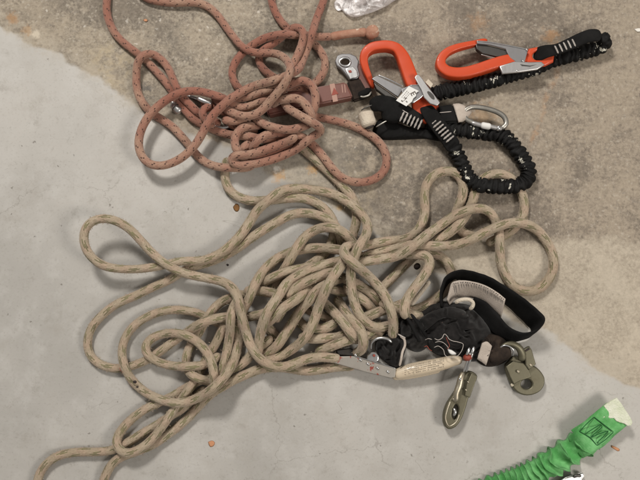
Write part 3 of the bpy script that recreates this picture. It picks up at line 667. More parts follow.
def rope_mesh(idx, r, hairs, hl):
    mb = MB(); allC = []
    for (si, name, a, b) in segs:
        if si != idx: continue
        C = WP[a:b]; RA = RAD[a:b] * .001
        # finer resample + small hand-laid irregularity
        t = np.linspace(0, len(C) - 1, int((len(C) - 1) * 1.6) + 1)
        RA = np.interp(t, range(len(C)), RA); C = np.stack([np.interp(t, range(len(C)), C[:, k]) for k in range(3)], 1)
        for _ in range(2): C[1:-1] = .5 * C[1:-1] + .25 * (C[:-2] + C[2:])
        sd = hash_name(name)
        rr = np.array([RA[i] * (1 + .05 * noise.noise(Vector((i * .06, sd, 0)))) for i in range(len(C))])
        base = len(mb.v); f0 = len(mb.f)
        s = sweep(mb, C, rr, rr * .97, 16, False, roll=np.linspace(0, len(C) * .02, len(C)) + sd)
        # offset the v coordinate so strands do not share dash phase
        for k in range(f0, len(mb.uv)): mb.uv[k] = tuple((u_, v_ + sd * .0137) for (u_, v_) in mb.uv[k])
        allC.append((C, rr, sd))
    # fuzz: loose surface fibres, each a fine bent sliver
    tot = sum(len(c[0]) for c in allC)
    for C, rr, sd in allC:
        T, A, B = frames(C); k = int(hairs * len(C) / tot)
        for _ in range(k):
            i = random.randrange(2, len(C) - 3); a = random.uniform(0, 2 * PI); f = random.random()
            c = C[i] * (1 - f) + C[i + 1] * f
            d = math.cos(a) * A[i] + math.sin(a) * B[i]
            side = -math.sin(a) * A[i] + math.cos(a) * B[i]
            p = c + d * rr[i] * .98; L = hl * random.uniform(.4, 1.3)
            dr = T[i] * random.uniform(-1, 1) + side * random.uniform(-.8, .8) + d * random.uniform(.25, .7)
            dr /= np.linalg.norm(dr); w = np.cross(dr, d); w /= np.linalg.norm(w) + 1e-9; w *= random.uniform(.00005, .00009)
            mid = p + dr * L * .55; tip = mid + (dr * .7 + np.array([random.uniform(-.4, .4) for _ in range(3)])) * L * .45
            uv = (a / (2 * PI), i * STEP / 1600 + sd * .0137)
            mb.tri(p - w, p + w, mid, uv); mb.tri(p + w * .6, mid - w, tip, uv)
    return mb
def hash_name(s): return sum(ord(c) * (i + 3) for i, c in enumerate(s)) % 47

o = rope_mesh(0, RT, 26000, .0026).build('climbing_rope', M['tan'], fix=False)
tag(o, 'tangled heap of beige braided rope with green flecks, across the lower left and centre', 'rope')
o = rope_mesh(1, RR, 7000, .0015).build('climbing_rope', M['red'], fix=False)
tag(o, 'tangled reddish brown rope with small black flecks, coiled at the top left', 'rope')
redrope = o
C, q = path([(330,37,6,4.3),(340,35,6.5,4.2),(350,33.6,7,4.1),(361,32.4,8,4.3),(367,32,9,5)], 1.5)
mb = MB(); sweep(mb, C, q[:, 3] * .001, None, 16, True); e = mb.build('taped_end', M['ropeend'], redrope, label='smooth pink taped end section of the rope')
C, q = path([(366,36,6,5.4),(370,33.5,8,6.6),(374,31,9,6.8),(377.5,29,8.5,5.8)], 1.2)
mb = MB(); sweep(mb, C, q[:, 3] * .001, q[:, 3] * .001, 18, True, fn=lambda s, ph: 1 + .05 * np.sin(ph * 5 + s * 900)); mb.build('end_knob', M['ropeend'], redrope)

tube('bare_core', [(429.5,281,20),(426,286,17),(420,293.5,14),(411,305,12)], 2.3, M['ivory'], bpy.data.objects['climbing_rope'], step=1, label='pale bare core showing beside the raised loop')
tube('cut_end', [(415,268,9),(417.5,266,12),(419,264.5,14)], 3.0, M['brownweb'], bpy.data.objects['climbing_rope'], step=.8, label='brown melted rope end')
# ------------------------------------------------------------------ red shock pack + its snap hook
pk = thing('shock_absorber_pack', 'flat red brown shock absorber pack with pale band, half buried under the red rope', 'shock absorber', 308, 100)
def boxpoly(name, corners, z0, z1, mat, parent, bevel=1.2, label=None):
    """solid whose TOP face has the given photo corners at height z1"""
    bm = bmesh.new(); top = [at(x, y, z1) for x, y in corners]
    vt = [bm.verts.new(p) for p in top]; vb = [bm.verts.new((p.x, p.y, z0 * .001)) for p in top]
    bm.faces.new(vt); bm.faces.new(vb[::-1]); n = len(vt)
    for i in range(n): bm.faces.new((vt[i], vb[i], vb[(i + 1) % n], vt[(i + 1) % n]))
    bmesh.ops.recalc_face_normals(bm, faces=bm.faces)
    bmesh.ops.bevel(bm, geom=list(bm.edges), offset=bevel * .001, segments=3, affect='EDGES')
    me = bpy.data.meshes.new(name); bm.to_mesh(me); bm.free()
    return link(name, me, mat, parent, True, label, auto=50)
boxpoly('pack_body', [(262,97),(317.5,86.5),(346,81.5),(353,97),(317,104.5),(268,115)], 1.5, 15, M['redbox'], pk, 1.6)
boxpoly('pale_band', [(329.5,84.2),(334.5,83.2),(338,101.0),(333,102.1)], 14.6, 15.25, M['pink'], pk, .1)
plate('warning_triangle', [(331.5,95.5),(334,87.6),(338.5,93.8)], 15.2, 15.5, M['redtip'], pk, bevel=.1)
for xx in (341.5, 344.2): boxpoly('print_line', [(xx, 84.6), (xx + .8, 84.5), (xx + 1.6, 92.5), (xx + .8, 92.7)], 14.6, 15.15, M['pink'], pk, .05)

sh = thing('snap_hook', 'small steel snap hook on a dark strap, left of the upright orange hook', 'snap hook', 352, 75)
plate('hook_head', [(335,62),(337,56.5),(342,54.5),(350,54.5),(356,57),(359,62),(358,68),(360,76),(357,79.5),(349,80),(344.5,74),(340,69),(336.5,66.5)], 3, 9, M['plate'], sh, holes=[disc(345, 62, 4.8, 3.6)], bevel=1.2, smooth=False)
tube('hook_eye_rim', [(p[0], p[1], 9.6) for p in disc(345, 62, 5.4, 4.2, 16)] + [(350.4, 62, 9.6)], .9, M['chrome'], sh, closed=True, step=.8)
plate('lock_plate', [(345,69),(353,66.5),(357,71),(358,76.5),(350,79.5)], 9, 11, M['chrome'], sh, bevel=.6)
plate('red_paint_patch', [(348,70.6),(351,70),(352,72.2),(349.5,73)], 11.0, 11.4, M['redtip'], sh, bevel=.15)
plate('guard', [(357,64),(362,66),(365,74),(369,80),(371,88),(365,90),(360,84),(358,74)], 3, 8, M['redbox'], sh, bevel=1.2, smooth=True)
boxpoly('cover_strap', [(347,80.5),(361,77.5),(368,90),(366,97),(353,101),(351,93)], 1, 9, M['brownweb'], sh, 1.5)
tube('swivel_cap', [(357,96,5),(361,95,6),(367,92.5,6),(371,91,5)], 5.0, M['black'], sh, rb=4, step=1)
tube('cap_ring', [(360,96.5,12),(364,96.8,12),(369,95,12),(371.5,91.5,11)], 1.0, M['steel'], sh, step=.8)

# small screw-gate carabiner under the red rope
cb = thing('screw_carabiner', 'small silver screw carabiner poking out from under the red rope, left of the pile', 'carabiner', 200, 112)
tube('bow', [(186,112,4),(180,109,4),(175,105.5,4),(172,101,4),(176,97,4),(186,96,4),(200,100,4),(215,106,4),(228,117,4),(231,124,4),(224,128,4),(208,124,4),(196,118,4),(186,112,4)], 2.4, M['chrome'], cb, closed=True)
tube('gate_sleeve', [(172,103.5,5),(176,108,5.5),(181,113,5)], 4.6, M['chrome'], cb, step=1)
tube('sleeve_band', [(174.6,106.4,5.4),(177.2,109,5.4)], 4.9, M['dsteel'], cb, step=.7)
tube('gate', [(197,98,11),(204,101,12),(212,104.5,11)], 2.6, M['chrome'], cb, step=1)
# low dark mound filling the hollow of the pile
pillow('dark_filling', [(222,122),(240,128),(262,128),(275,132),(268,136),(250,135),(232,132)], .5, 5, M['black'], cb, rings=6, folds=1)

# ------------------------------------------------------------------ black twin lanyard with orange hooks
ln = thing('elastic_lanyard', 'black gathered elastic twin lanyard with two large orange hooks, top right', 'lanyard', 430, 120)
# --- hook one (upright)
h1 = tube('scaffold_hook', [(373.5,88.5,9,1.8,3),(371.5,84,10,2.6,3.8),(368.5,77,12,3.2,4.6),(365.3,69,14,3.7,5.2),(363.6,61,15,4.2,5.6),(365.2,54,16,4.6,6),(371,49,16.5,4.9,6.2),(379,47,17,4.9,6.2),(388,46.8,17,5,6.3),(396,49.5,17,5.3,6.4),(401.5,56,17,6.2,5.8),(405,64,16.5,7,6),(408.3,73,16,7.3,6),(412,83,16,7.3,5.8),(417,93,16,7,5.4),(421,101,16,7,4.5)], 4, M['orange'], ln, seg=28, up=True, power=5.0, step=1.6, label='upright orange hook with white sticker')
plate('hook_eye', [(411,96),(424,94),(434,100),(439.5,108),(438,113),(432,110.5),(428,112),(429,121),(426,124),(418,121),(412,112)], 11, 17, M['orange'], h1, bevel=2.2, smooth=False)
g1 = plate('gate', [(371.5,79),(377,75.8),(403.5,88.5),(398,97.5)], 19, 22, M['plate'], h1, bevel=.7)
plate('gate_channel', [(373,82),(396,98),(400,103),(394,104),(376,90)], 12, 18.5, M['dsteel'], h1, bevel=.8)
tube('gate_wire', [(378,75,22),(390,80,23),(403,86.5,23)], .8, M['chrome'], h1, step=1)
plate('gate_body', [(401,89.5),(410,85.3),(422,85.8),(426.8,90.2),(424,95),(413,103.3),(405,101)], 23, 25, M['plate'], h1, bevel=.7)
tube('body_edge', [(410,85.3,25),(422,85.8,25.4),(426.6,90.4,25.4),(423,95.5,25.2),(413,103,25)], .55, M['chrome'], h1, step=.8)
lv = plate('release_lever', [(414.3,78),(416,75.2),(418.8,74.7),(422,78.5),(428,87),(435,96),(440,103),(437,106),(430,104),(424,98),(421,90)], 25.5, 28, M['silver'], h1, bevel=.8)
plate('lever_slot', [(427,91.5),(429,91.3),(434,96),(434.5,99.5),(431.5,98.5)], 28, 28.25, M['dsteel'], h1, bevel=.1, smooth=True)
plate('pivot_tab', [(425,83),(428,79.5),(433,84.5),(430.5,88.5)], 15, 19, M['ivory'], h1, bevel=.6)
st = plate('sticker', [(396,100.5),(408.8,86),(418.8,91),(416.5,92.6),(416,96),(413.2,98.5),(412,101.5),(406.3,106.3)], 26.4, 26.7, M['white'], h1, bevel=.1, label='white printed sticker')
def text(name, s, px, py, z, size, rotdeg, mat, parent, bold=True):
    cu = bpy.data.curves.new(name, 'FONT'); cu.body = s; cu.size = size * .001; cu.align_x = 'CENTER'; cu.align_y = 'CENTER'; cu.extrude = .00004
    if bold: cu.offset = .00012
    ob = bpy.data.objects.new('t', cu); COL.objects.link(ob)
    me = bpy.data.meshes.new_from_object(ob.evaluated_get(bpy.context.evaluated_depsgraph_get())); bpy.data.objects.remove(ob)
    me.transform(Matrix.Translation(at(px, py, z)) @ Matrix.Rotation(math.radians(rotdeg), 4, 'Z')); me.materials.clear()
    return link(name, me, mat, parent, False)
text('sticker_print', 'E', 413.0, 93.6, 26.85, 7.5, -62, M['ink'], h1)
mb = MB()
for (a, b, w) in [((402,97),(408,90),.5),((403.6,98),(409.5,91.2),.4),((405.2,99),(410.6,92.6),.5),((401.5,100.5),(403,102),1.2),((404.5,97.5),(406,99),.9),((406,101),(407.5,102.5),1.2),((403.5,101),(407.5,97.5),.6)]:
    n_ = 5
    for k in range(n_):
        f = k / n_; x = a[0] + (b[0] - a[0]) * f; y = a[1] + (b[1] - a[1]) * f
        p = at(x, y, 26.8); dv = (at(*b, 26.8) - at(*a, 26.8)) / n_ * random.uniform(.2, .42); nv = Vector((-dv.y, dv.x, 0)).normalized() * w * .0005
        mb.box(p, dv, nv, (0, 0, .00005))
mb.build('small_print', M['ink'], h1, False)
# --- hook two (lying to the right)
h2 = tube('scaffold_hook', [(487,40.5,12,1.8,3),(482,41.8,12.5,2.4,3.6),(474,44,13,2.8,4.2),(465,46,13.5,3.1,4.6),(455,48.8,14,3.5,5),(446.5,53,14,4.0,5.4),(441,59.5,14,4.6,5.8),(440.5,66.5,14,5.2,6),(446,72,14,5.5,6.2),(455,74,14,5.5,6.2),(466,73.2,14,5.6,6.2),(478,70,14,5.7,6.2),(490,66,14,5.8,6.2),(502,62.5,14,5.9,6),(514,60,14,6,5),(526,57,14,7,4)], 4, M['orange'], ln, seg=28, up=True, power=5.0, step=1.6, label='orange hook lying sideways at the right')
plate('hook_eye', [(521,63),(525,57),(528.5,49),(541,46.6),(548,50),(554,56),(553,62.5),(545,66.5),(533,68),(522,69)], 10, 15, M['orange'], h2, holes=[disc(538,56,6,4.6,18,-.3)], bevel=2)
plate('gate_channel', [(475,45),(482,45),(506,51),(508,60),(482,54.5),(476,50)], 11, 17, M['dsteel'], h2, bevel=.7)
plate('gate', [(476.5,41),(490,42.3),(526,48.8),(528,50.2),(524.5,62.2),(516,62.3),(509.5,58),(506.5,52),(505.5,49.2),(490,45.2),(477,44)], 17.5, 19.5, M['plate'], h2, bevel=.7)
tube('gate_edge', [(476.5,41,19.5),(490,42.2,19.8),(508,45.4,19.8),(527,49.2,19.8)], .6, M['chrome'], h2, step=1)
tube('gate_wire', [(481,54.5,17),(492,57.3,17.4),(507,60,17)], .6, M['chrome'], h2, step=1)
plate('release_lever', [(499,66.5),(514,61.8),(530,62.5),(541,62),(544.5,65.2),(537,70),(520,72.5),(502,74.2)], 18, 21, M['silver'], h2, bevel=1, smooth=False)
plate('lever_slot', [(520,64.2),(530,65.6),(537,64.4),(530,66.6),(522,66)], 21, 21.2, M['dsteel'], h2, bevel=.08)
for (x, y) in ((526.5,50), (523,61.5), (517,71.3)): plate('rivet', disc(x, y, 1.1, n=12), 18, 21.6, M['chrome'], h2, bevel=.5)

# webbing through the eyes
def webbing(name, pts, w, th, **k):
    C, q = path(pts, 1.6); mb = MB()
    sweep(mb, C, (q[:, 3] if q.shape[1] > 3 else w) * .001, th * .0005, 16, True, power=4.5, fn=k.get('fn'))
    return mb.build(name, k.get('mat', M['black']), ln, True, k.get('label'))
def bars(name, a, b, n, half, z, ln_=ln):
    """short light bar-tack stitches across the strap from a to b"""
    ob = []
    A, B = at(*a, z), at(*b, z); d = (B - A).normalized(); nv = Vector((-d.y, d.x, 0))
    for i in range(n):
        mb = MB(); p = A.lerp(B, i / (n - 1)); C = [list(p + nv * half * .001 * t + Vector((0, 0, .0002 * math.cos(t * 2)))) for t in np.linspace(-1, 1, 14)]
        sweep(mb, np.array(C), .0009, .0005, 8, True, fn=lambda s, ph: 1 + .18 * math.sin(s * 6000))
        ob.append(mb.build(name, M['greybar'], ln_))
    return ob
webbing('webbing_strap', [(424,105,10,5.5),(426,108,16,6.5),(430,114,21,7.6),(438,125,20,8),(447,137,16,8),(455,149,12,8)], 8, 4)
bars('bar_tack', (434.5,121.5), (450,139), 7, 5.2, 22.3)
webbing('webbing_strap', [(534,56,8,5),(539,54,14,7),(546,51.5,17,6.6),(556,49.5,18,5.6),(570,44,20,6.2),(582,38.5,22,6.4),(592,35.5,23,6.6),(601,36,22,6)], 6, 4)
bars('bar_tack', (556.5,49.5), (578,40.8), 6, 4.4, 22.2)
# gathered elastic tubes
def bungee(pts, seed, r=6.6, per=5.6, amp=.27):
    C, q = path(pts, .9); mb = MB()
    rr = (q[:, 3] if q.shape[1] > 3 else r) * .001
    sweep(mb, C, rr, rr * .85, 22, True, fn=gather(per, amp, .2, .3, seed, r), power=2.2)
    return mb.build('elastic_tube', M['bungee'], ln)
bungee([(453,146,11,7),(459,157,9,6.8),(464,168,8,6.6),(470,179,9,6.4),(480,185,12,6.6),(494,186.5,12,6.6),(508,186.5,9,6.6),(520,184.5,8,6.8),(527.5,178,8,7),(528.5,170,8,6.8),(524,160,8,7),(516,149,8,7),(508,140,8,7),(499,134.5,8,7.2),(488,133,8,7),(476,131.5,9,7),(464,130.5,10,7),(452,128,10,7),(440,125,9,7),(425,124,9,6.5)], 1)
bungee([(602,36.5,18,6),(605.5,42,12,6),(600,48,8,6),(592,49.5,8,6.8),(582,52.5,8,6.8),(572,55.5,8,6.4),(562,58.5,7,6),(550,63,6,5),(538,69,6,5),(522,73.5,6,5.2),(506,78,6,5.6),(494,80.5,6,6.6),(482,83,7,7),(468,86.5,7,7),(454,89.5,7,7),(441,92.5,8,7),(430,96,8,6),(422,104,8,5.5)], 5, per=5.8, amp=.28)
# join where both legs meet
pillow('strap_junction', [(375,124),(380,119),(395,122),(410,127),(425,128),(442,130),(450,136),(440,141),(425,139),(400,140),(380,139),(373,132)], .5, 11, M['black'], ln, rings=10, folds=1.4, fs=80)
webbing('webbing_strap', [(371,108,8,6),(378,103.5,14,8),(388,105,18,9),(398,110,18,9.2),(410,117,17,8.6),(422,124,15,8)], 8, 5)
pillow('rubber_keeper', [(381,112),(388,103.5),(399,106),(403,112),(400,121),(394,124),(383,121)], 10, 12, M['black'], ln, rings=9, folds=.5, p=4)
bars('bar_tack', (402,116.5), (420,124.5), 6, 5.6, 20.8)
tube('stitch_line', [(402.5,110,20.5),(405.5,112,20.5),(408.5,113.5,20.3)], .45, M['thread'], ln, step=1)
# beige rolled loop end with thin wire
mb = MB(); C, q = path([(361,111,9),(361.5,119,9),(367,129,9)], 1.2)
ring_ = []; C, q = path([(367.5,112,9),(366.5,118,9),(367.5,124.5,9)], 1.0)
lp = tube('rolled_loop_end', [(365.5,111.5,9,7.6,7.6),(366.5,117,9,7.8,7.6),(368.5,123,9,7.8,7.4),(369.8,127,9,7.4,6.8)], 7, M['ivory'], ln, seg=24, up=False, power=2.3, step=1, label='ivory rolled webbing loop')
tube('loop_bore', [(369.4,126,9.5),(370.4,128.4,9)], 4.6, M['crumb'], ln, rb=4.2, step=.6)
tube('wire_keeper', [(361,110.5,14),(366,107.5,16),(372,105,17)], .7, M['dsteel'], ln, step=1)
tube('wire_keeper', [(376,127,15),(381,124,17),(387,120.5,18)], .7, M['steel'], ln, step=1)
# black stub with beige end
boxpoly('stub_cover', [(437,106),(453.5,103.5),(459,122),(441,123)], 6, 20, M['black'], ln, 1.8)
tube('stitch_line', [(439.5,112.7,20.4),(445,112.2,20.5),(451.5,111.6,20.4)], .4, M['thread'], ln, step=1)
ribbon('stub_end', [(453,104,19),(458,103.6,18),(464,105,15),(470,108.5,11)], [(458.5,122.3,19),(463,121.5,18),(467.5,118,15),(470.5,114,11)], 3, M['beige'], ln, 1.5, wob=1.2)

cr = thing('oval_carabiner', 'grey steel oval carabiner with a white sleeve, beside the black elastic loop', 'carabiner', 487, 118)
tube('bow', [(474,123,15),(466,119,15),(464,112,15),(470,107.5,15),(478,107.2,15),(488,109,15),(498,112.5,15),(504.5,117.5,15),(506,124,15),(501,129,15)], 2.6, M['steel'], cr, seg=14, step=1.2)
gt = tube('gate', [(471,122.5,16),(480,125,16.5),(490,126.5,16.5),(502,129.3,16)], 2.4, M['silver'], cr, step=1.2)
tube('locking_sleeve', [(480.5,124.7,16.5),(485,125.8,16.8),(491,126.7,16.5)], 3.3, M['white'], cr, step=1)
tube('gate_hinge', [(496,127.5,16.6),(500.5,129,16.4)], 3.1, M['chrome'], cr, step=.8)

# ------------------------------------------------------------------ black positioning lanyard in the lower right
bl = thing('positioning_strap', 'crumpled black pouch and strap loop carrying two dull olive snap hooks', 'harness strap', 450, 330)
# loop of wide webbing standing on its edge
ribbon('strap_loop', [(444,310,3),(442.5,298,3),(447.5,286,3),(457,280,3),(470,283,3),(484,291,3),(497,299,3),(508,306.5,3),(518,316,3),(526,324,3),(531,330,3),(528,337,3),(519,341,3),(508,341,3),(497,336,3),(487,328,3),(478,317,3),(470,308,3)],
       [(441,306,20),(440,293,24),(445.5,277,27),(457,270.5,28),(471,271,29),(487,276,29),(505,286,30),(523,298,31),(537,309,31),(544.5,318,31),(541.5,327,28),(532,331.5,25),(522,332.5,23),(512,329,22),(503,320.5,21),(494,310,20),(485,301.5,19),(474,297,19)], 2.2, M['black'], bl, 1.6, nu=8, wob=.6)
ribbon('stitched_patch', [(447,300,18),(449.5,290,22),(452.5,282.5,26),(464,280.8,28.5),(478,283,29),(492,289,29),(505.5,299,28)],
       [(449,305,9),(452,302,10),(458,298,11),(469,297,12),(480,300.5,12),(490,308,11),(501,318,10)], 2.4, M['beige'], bl, 1.4, wob=.4, label='beige patch with rows of stitching')
mb = MB()
TA = crom([(453,284,27.5),(464,282.4,29.8),(478,284.8,30.2),(492,290.8,30.2),(505,300.3,29.2)], 1.0); TB = crom([(455,297.8,13.5),(460,294,15),(469,292.6,16),(480,296,16),(491,304,15),(501,312.8,14)], 1.0)
for k in range(22):
    f = (k + .5) / 22; a = TA[int(f * (len(TA) - 1))]; b = TB[int(f * (len(TB) - 1))]
    C = np.array([list(at(*(a + (b - a) * t))) for t in np.linspace(0, 1, 8)]); sweep(mb, C, .00032, None, 6)
mb.build('rib_stitching', M['greybar'], bl)
mb = MB()
for TT in (TA, TB):
    for k in range(24):
        q = TT[int((k + .5) / 24 * (len(TT) - 1))]; p = at(q[0], q[1], q[2] + .5); mb.box(p, (.0005, 0, 0), (0, .0004, 0), (0, 0, .0002))
mb.build('dot_stitches', M['crumb'], bl, False)
tube('cord_loop', [(455,303,20),(459,300.6,23),(464,299.4,24),(470,300,24),(473,303,23),(472.5,306.5,22),(469.5,309.5,18)], 1.9, M['ivory'], bl, step=1)
# pouch body: overlapping crumpled lobes
pillow('pouch', [(419,312),(430,303),(445,301.5),(458,303),(468,305),(476,311),(485,320),(491,331),(490,343),(485,353),(477,361),(466,361),(450,358),(440,356),(430,350),(424,340),(420,328)], .5, 24, M['pouch'], bl, rings=20, folds=3.4, fs=46, seed=2, fine=1)
pillow('pouch_fold', [(399,318),(408,313),(418,315),(426,322),(430,334),(428,346),(419,352),(410,350),(402,341),(398,330)], 1, 25, M['pouch'], bl, rings=14, folds=3.4, fs=60, seed=5, p=2.2)
pillow('pouch_flap', [(418,320),(430,312),(446,307),(462,309),(470,317),(462,320),(448,318),(434,323),(424,331)], 13, 14, M['pouch'], bl, rings=12, folds=2.6, fs=60, seed=9)
pillow('pouch_fold', [(378,334),(384,330),(394,331),(402,336),(406,346),(403,358),(398,368),(391,366),(384,361),(377,353),(375,344)], 1, 18, M['pouch'], bl, rings=12, folds=3, fs=70, seed=12)
pillow('pouch_fold', [(474,342),(482,334),(494,334),(504,338),(510,348),(507,360),(496,366),(484,366),(475,358)], 1, 17, M['brownweb'], bl, rings=12, folds=2.5, fs=80, seed=15)
for pts in ([(404,314,26),(410,322,29),(415,332,30),(420,342,27)], [(411,314,27),(417,322,30),(423,331,30),(427,338,26)]):
    tube('binding', [(*p, 1.6, 1.2) for p in pts], 2, M['black'], bl, step=1.5)
tube('pouch_edging', [(400,336,22),(404,339,22),(405,345,21),(402.5,352,20),(401,360,18),(399.5,366,15)], 1.2, M['beige'], bl, rb=.7, step=1)
tube('pouch_edging', [(398,334,22),(402,336.5,23),(405.5,338,22)], .8, M['thread'], bl, step=1)
ribbon('size_tag', [(482,343,20),(487,341.5,21),(492,346,21)], [(477,359,16),(483,363,16),(486,365.5,15)], 1, M['beige'], bl, 1.2)
# stitched emblem: pale outline with small white shape
def zt(x, y): return 28 - ((x - 450) / 34) ** 2 * 5 - max(0, y - 338) * .28
def stitch(pts, r=.3, mat='thread', nm='emblem_stitching'):
    tube(nm, [(x, y, zt(x, y)) for x, y in pts], r, M[mat], bl, step=.8, seg=8)
stitch([(434.5,338.5),(438,340),(442,338),(444.5,334),(447,336),(449,339),(453,341),(458,342),(463,344),(463,347),(461.5,351),(458,355.5),(454,357),(449,357.5),(445,355),(443.5,350),(441,347.5),(438,346),(434,347.5)])
stitch([(435,342.5),(439,341.5),(443,342.5),(447,346),(449,349)])
pillow('emblem_patch', [(447.5,349),(451,349.5),(455,352),(457,354),(452,355),(448.5,352.5)], 24.5, 1.2, M['white'], bl, rings=4, folds=.1)
stitch([(446,337),(448,342),(449.5,346),(447,349)], .3, 'redtip')
stitch([(425,340),(428,338.6),(432,339.5)]); stitch([(424,347),(427,346),(429,349),(432,351)], .35, 'redtip')
# ring in the left fold
tube('metal_ring', [(371,349,17),(371.5,343,20),(376,339,22),(382,337.8,23),(388,339,23),(392,342.5,22)], 1.3, M['chrome'], bl, rb=1.6, step=1)
# printed sleeve
sl = tube('printed_sleeve', [(394,375,8,4.4,4.2),(400,373.5,9,5.6,5),(408,371,10,6.4,5.6),(420,368.5,11,6.8,6),(433,365.8,11,6.6,5.8),(445,363,11,6,5.4),(454,360.5,11,5.2,5),(462,359.5,11,4.2,4.2)], 6, M['cream'], bl, seg=20, up=True, step=1.2, label='cream sleeve with tiny faded print')
tube('printed_sleeve', [(392,376.5,7,3.6,3.4),(404,375.5,7,4,3.4),(420,373,7,4,3.4),(440,368.5,7,4,3.4)], 4, M['cream'], bl, seg=14, up=True, step=1.2)
mb = MB()
for row in range(5):
    for k in range(24):
        f = k / 24
        if random.random() < .22: continue
        x = 405 + f * 40; y = 366.5 - f * 8.2 + row * 2.0
        dy = (row - 2) * 2.0; z = 11 + 6.1 * math.sqrt(max(0, 1 - ((y - (371 - (x - 408) * .235)) / 8.2) ** 2)) + .15
        mb.box(at(x, y, z), (.0006 * random.uniform(.5, 1.1), .00015, 0), (0, .00022, 0), (0, 0, .00008))
mb.build('tiny_print', M['ink'], bl, False)

# red dipped stud and lower snap hook (edge-on)
sA = plate('snap_hook', [(467,371),(472,371.5),(476.5,376),(472,387),(468,397),(464.5,409),(460,420),(454,427),(447.5,428.5),(443.5,424),(443,414),(446,404),(451,396),(456,388),(460,378)], 3, 12, M['olive'], bl, holes=[[(455,404),(457.5,407),(457,413),(454,419),(451.5,416),(452.5,409)]], smooth=True, bevel=1.5, label='lower snap hook hanging straight down')
plate('hook_latch', [(471,373),(477,376),(473.5,386),(469.5,397.5),(464,395.5),(466,384)], 10, 15, M['olive'], sA, bevel=.8)
tube('hook_spine', [(463.5,372,14,2.2,2.2),(461,378,16,2.9,2.6),(459,386,16,3.2,2.6),(456.5,393,16,2.8,2.4),(455.5,400,15,2.4,2),(452,398,14,1.2,1.5)], 2, M['brass'], sA, up=True, step=1)
tube('hook_rim', [(450.5,401,12),(447,410,12.6),(445.5,419,12.4),(449,426,12),(455,423,12),(459.5,414,12)], .8, M['brass'], sA, step=1)
tube('hook_pin', [(453.6,408,12),(455.2,412,13),(453.5,416,12)], 1.5, M['chrome'], sA, step=.7)
plate('rivet', disc(460, 379, 1.4, n=12), 17, 19.4, M['chrome'], sA, bevel=.5)
for (x, y) in ((468,382), (466,390)): plate('rivet', disc(x, y, 1.0, n=12), 14, 15.8, M['brass'], sA, bevel=.4)
for d_ in (-1.3, 1.3):
    tube('neck_rod', [(471.5 + d_, 352, 22), (468.5 + d_, 361, 20), (465 + d_, 372, 16)], 1.1, M['chrome'], sA, step=1)
rt = pillow('red_stud', [(463,356),(467,353),(472,355),(472,359.5),(467,361.5),(463,359.5)], 19, 6, M['redtip'], bl, rings=6, folds=.3)
tube('stud_prong', [(466.5,355,25),(468.5,350.5,26),(469.5,347.5,25)], 1.4, M['chrome'], bl, step=.8)
tube('stud_prong', [(471,354.5,25),(473,350,26),(474,346.5,25)], 1.4, M['chrome'], bl, step=.8)
# right snap hook (flat)
sB = plate('snap_hook', [(504.5,365),(507,362),(513,356),(519,357.5),(524,361),(529,364),(535,366.5),(540,371),(544,378),(543.5,385),(540,390.5),(534,394),(526,395.3),(519,393.5),(513.5,389),(510,383),(507.5,378)], 4, 9, M['olive'], bl, holes=[disc(526, 384, 5.6, 4.8, 22)], smooth=True, bevel=1.4, label='flat snap hook at the right end')
plate('hook_cover', [(505.5,366.5),(513,361),(523,363),(528,367.5),(531,377),(519.5,381),(513.5,384.5),(509.5,377)], 9.2, 12.5, M['olive'], sB, bevel=.9)
plate('hook_latch', [(521.5,350),(528.5,346),(531,350),(535,364),(528,370),(524.5,365),(524.3,357)], 7, 14, M['olive'], sB, bevel=1.0)
plate('latch_mouth', [(523.5,350.8),(529,347.5),(530,349.3),(524.5,352.5)], 14.0, 14.3, M['crumb'], sB, bevel=.1)
tube('hook_bow', [(500,348,14,1.4,1.6),(505,344.5,16,1.9,2),(512,344,16,2.8,2.4),(518.5,347.5,15,3.4,2.6),(522,354,13,4,2.6),(522,361,11,4.4,2.4)], 3, M['olive'], sB, up=True, step=1)
tube('bow_rim', [(499,348.5,16),(504,345.5,18.4),(509,346.3,18.8),(513.5,350.5,18),(513,356,15)], .9, M['chrome'], sB, step=.8)
for (x, y) in ((518,371.5), (530.5,365)): plate('rivet', disc(x, y, 1.5, n=14), 12, 14.6, M['brass'], sB, bevel=.6)
plate('rivet', disc(512, 385, 1.8, n=14), 9, 10.4, M['brass'], sB, bevel=.5)
tube('thimble', [(488,358,12,6.5,5),(497,355,14,7.5,6),(505,352,14,7.5,5.5),(510,350,13,6,4.6)], 6, M['brownweb'], bl, up=True, step=1.2)

# ------------------------------------------------------------------ rope grab (riveted plate clamp)
rg_ = thing('rope_grab', 'riveted grey steel rope grab with red paint spots, clamped on the beige rope end', 'rope grab', 365, 366)
plate('side_plate', [(335,356.5),(353,356),(372,361.5),(396,368.5),(395,377),(391,378.2),(367,372.5),(334,363)], 11, 14, M['clampm'], rg_, bevel=.7, tilt=(0, 0))
plate('side_plate', [(337,356),(355,354.5),(374,360.5),(395,368),(393,377),(367,372),(336,362)], 3, 6, M['clampm'], rg_, bevel=.7)
tube('top_edge', [(354,356,14.2),(372,361,14.4),(395.5,368.4,14.2)], .5, M['chrome'], rg_, step=1)
for (x, y) in ((355.5,355), (360.5,359.8), (368,363.8), (377.5,368), (388,371.8)): plate('rivet', disc(x, y, 1.35, n=12), 13, 15.6, M['chrome'], rg_, bevel=.6)
plate('cam_lobe', [(366,361),(367,355),(371,351.5),(376,352),(379,356),(378.5,361),(374,363)], 8, 13.5, M['chrome'], rg_, bevel=1.2, smooth=False)
plate('rivet', disc(374, 355.5, 1.4, n=12), 13, 15, M['redtip'], rg_, bevel=.5)
plate('cam_arm', [(336,350),(350,348),(356,351),(355,356),(338,355)], 4, 10, M['dsteel'], rg_, bevel=1)

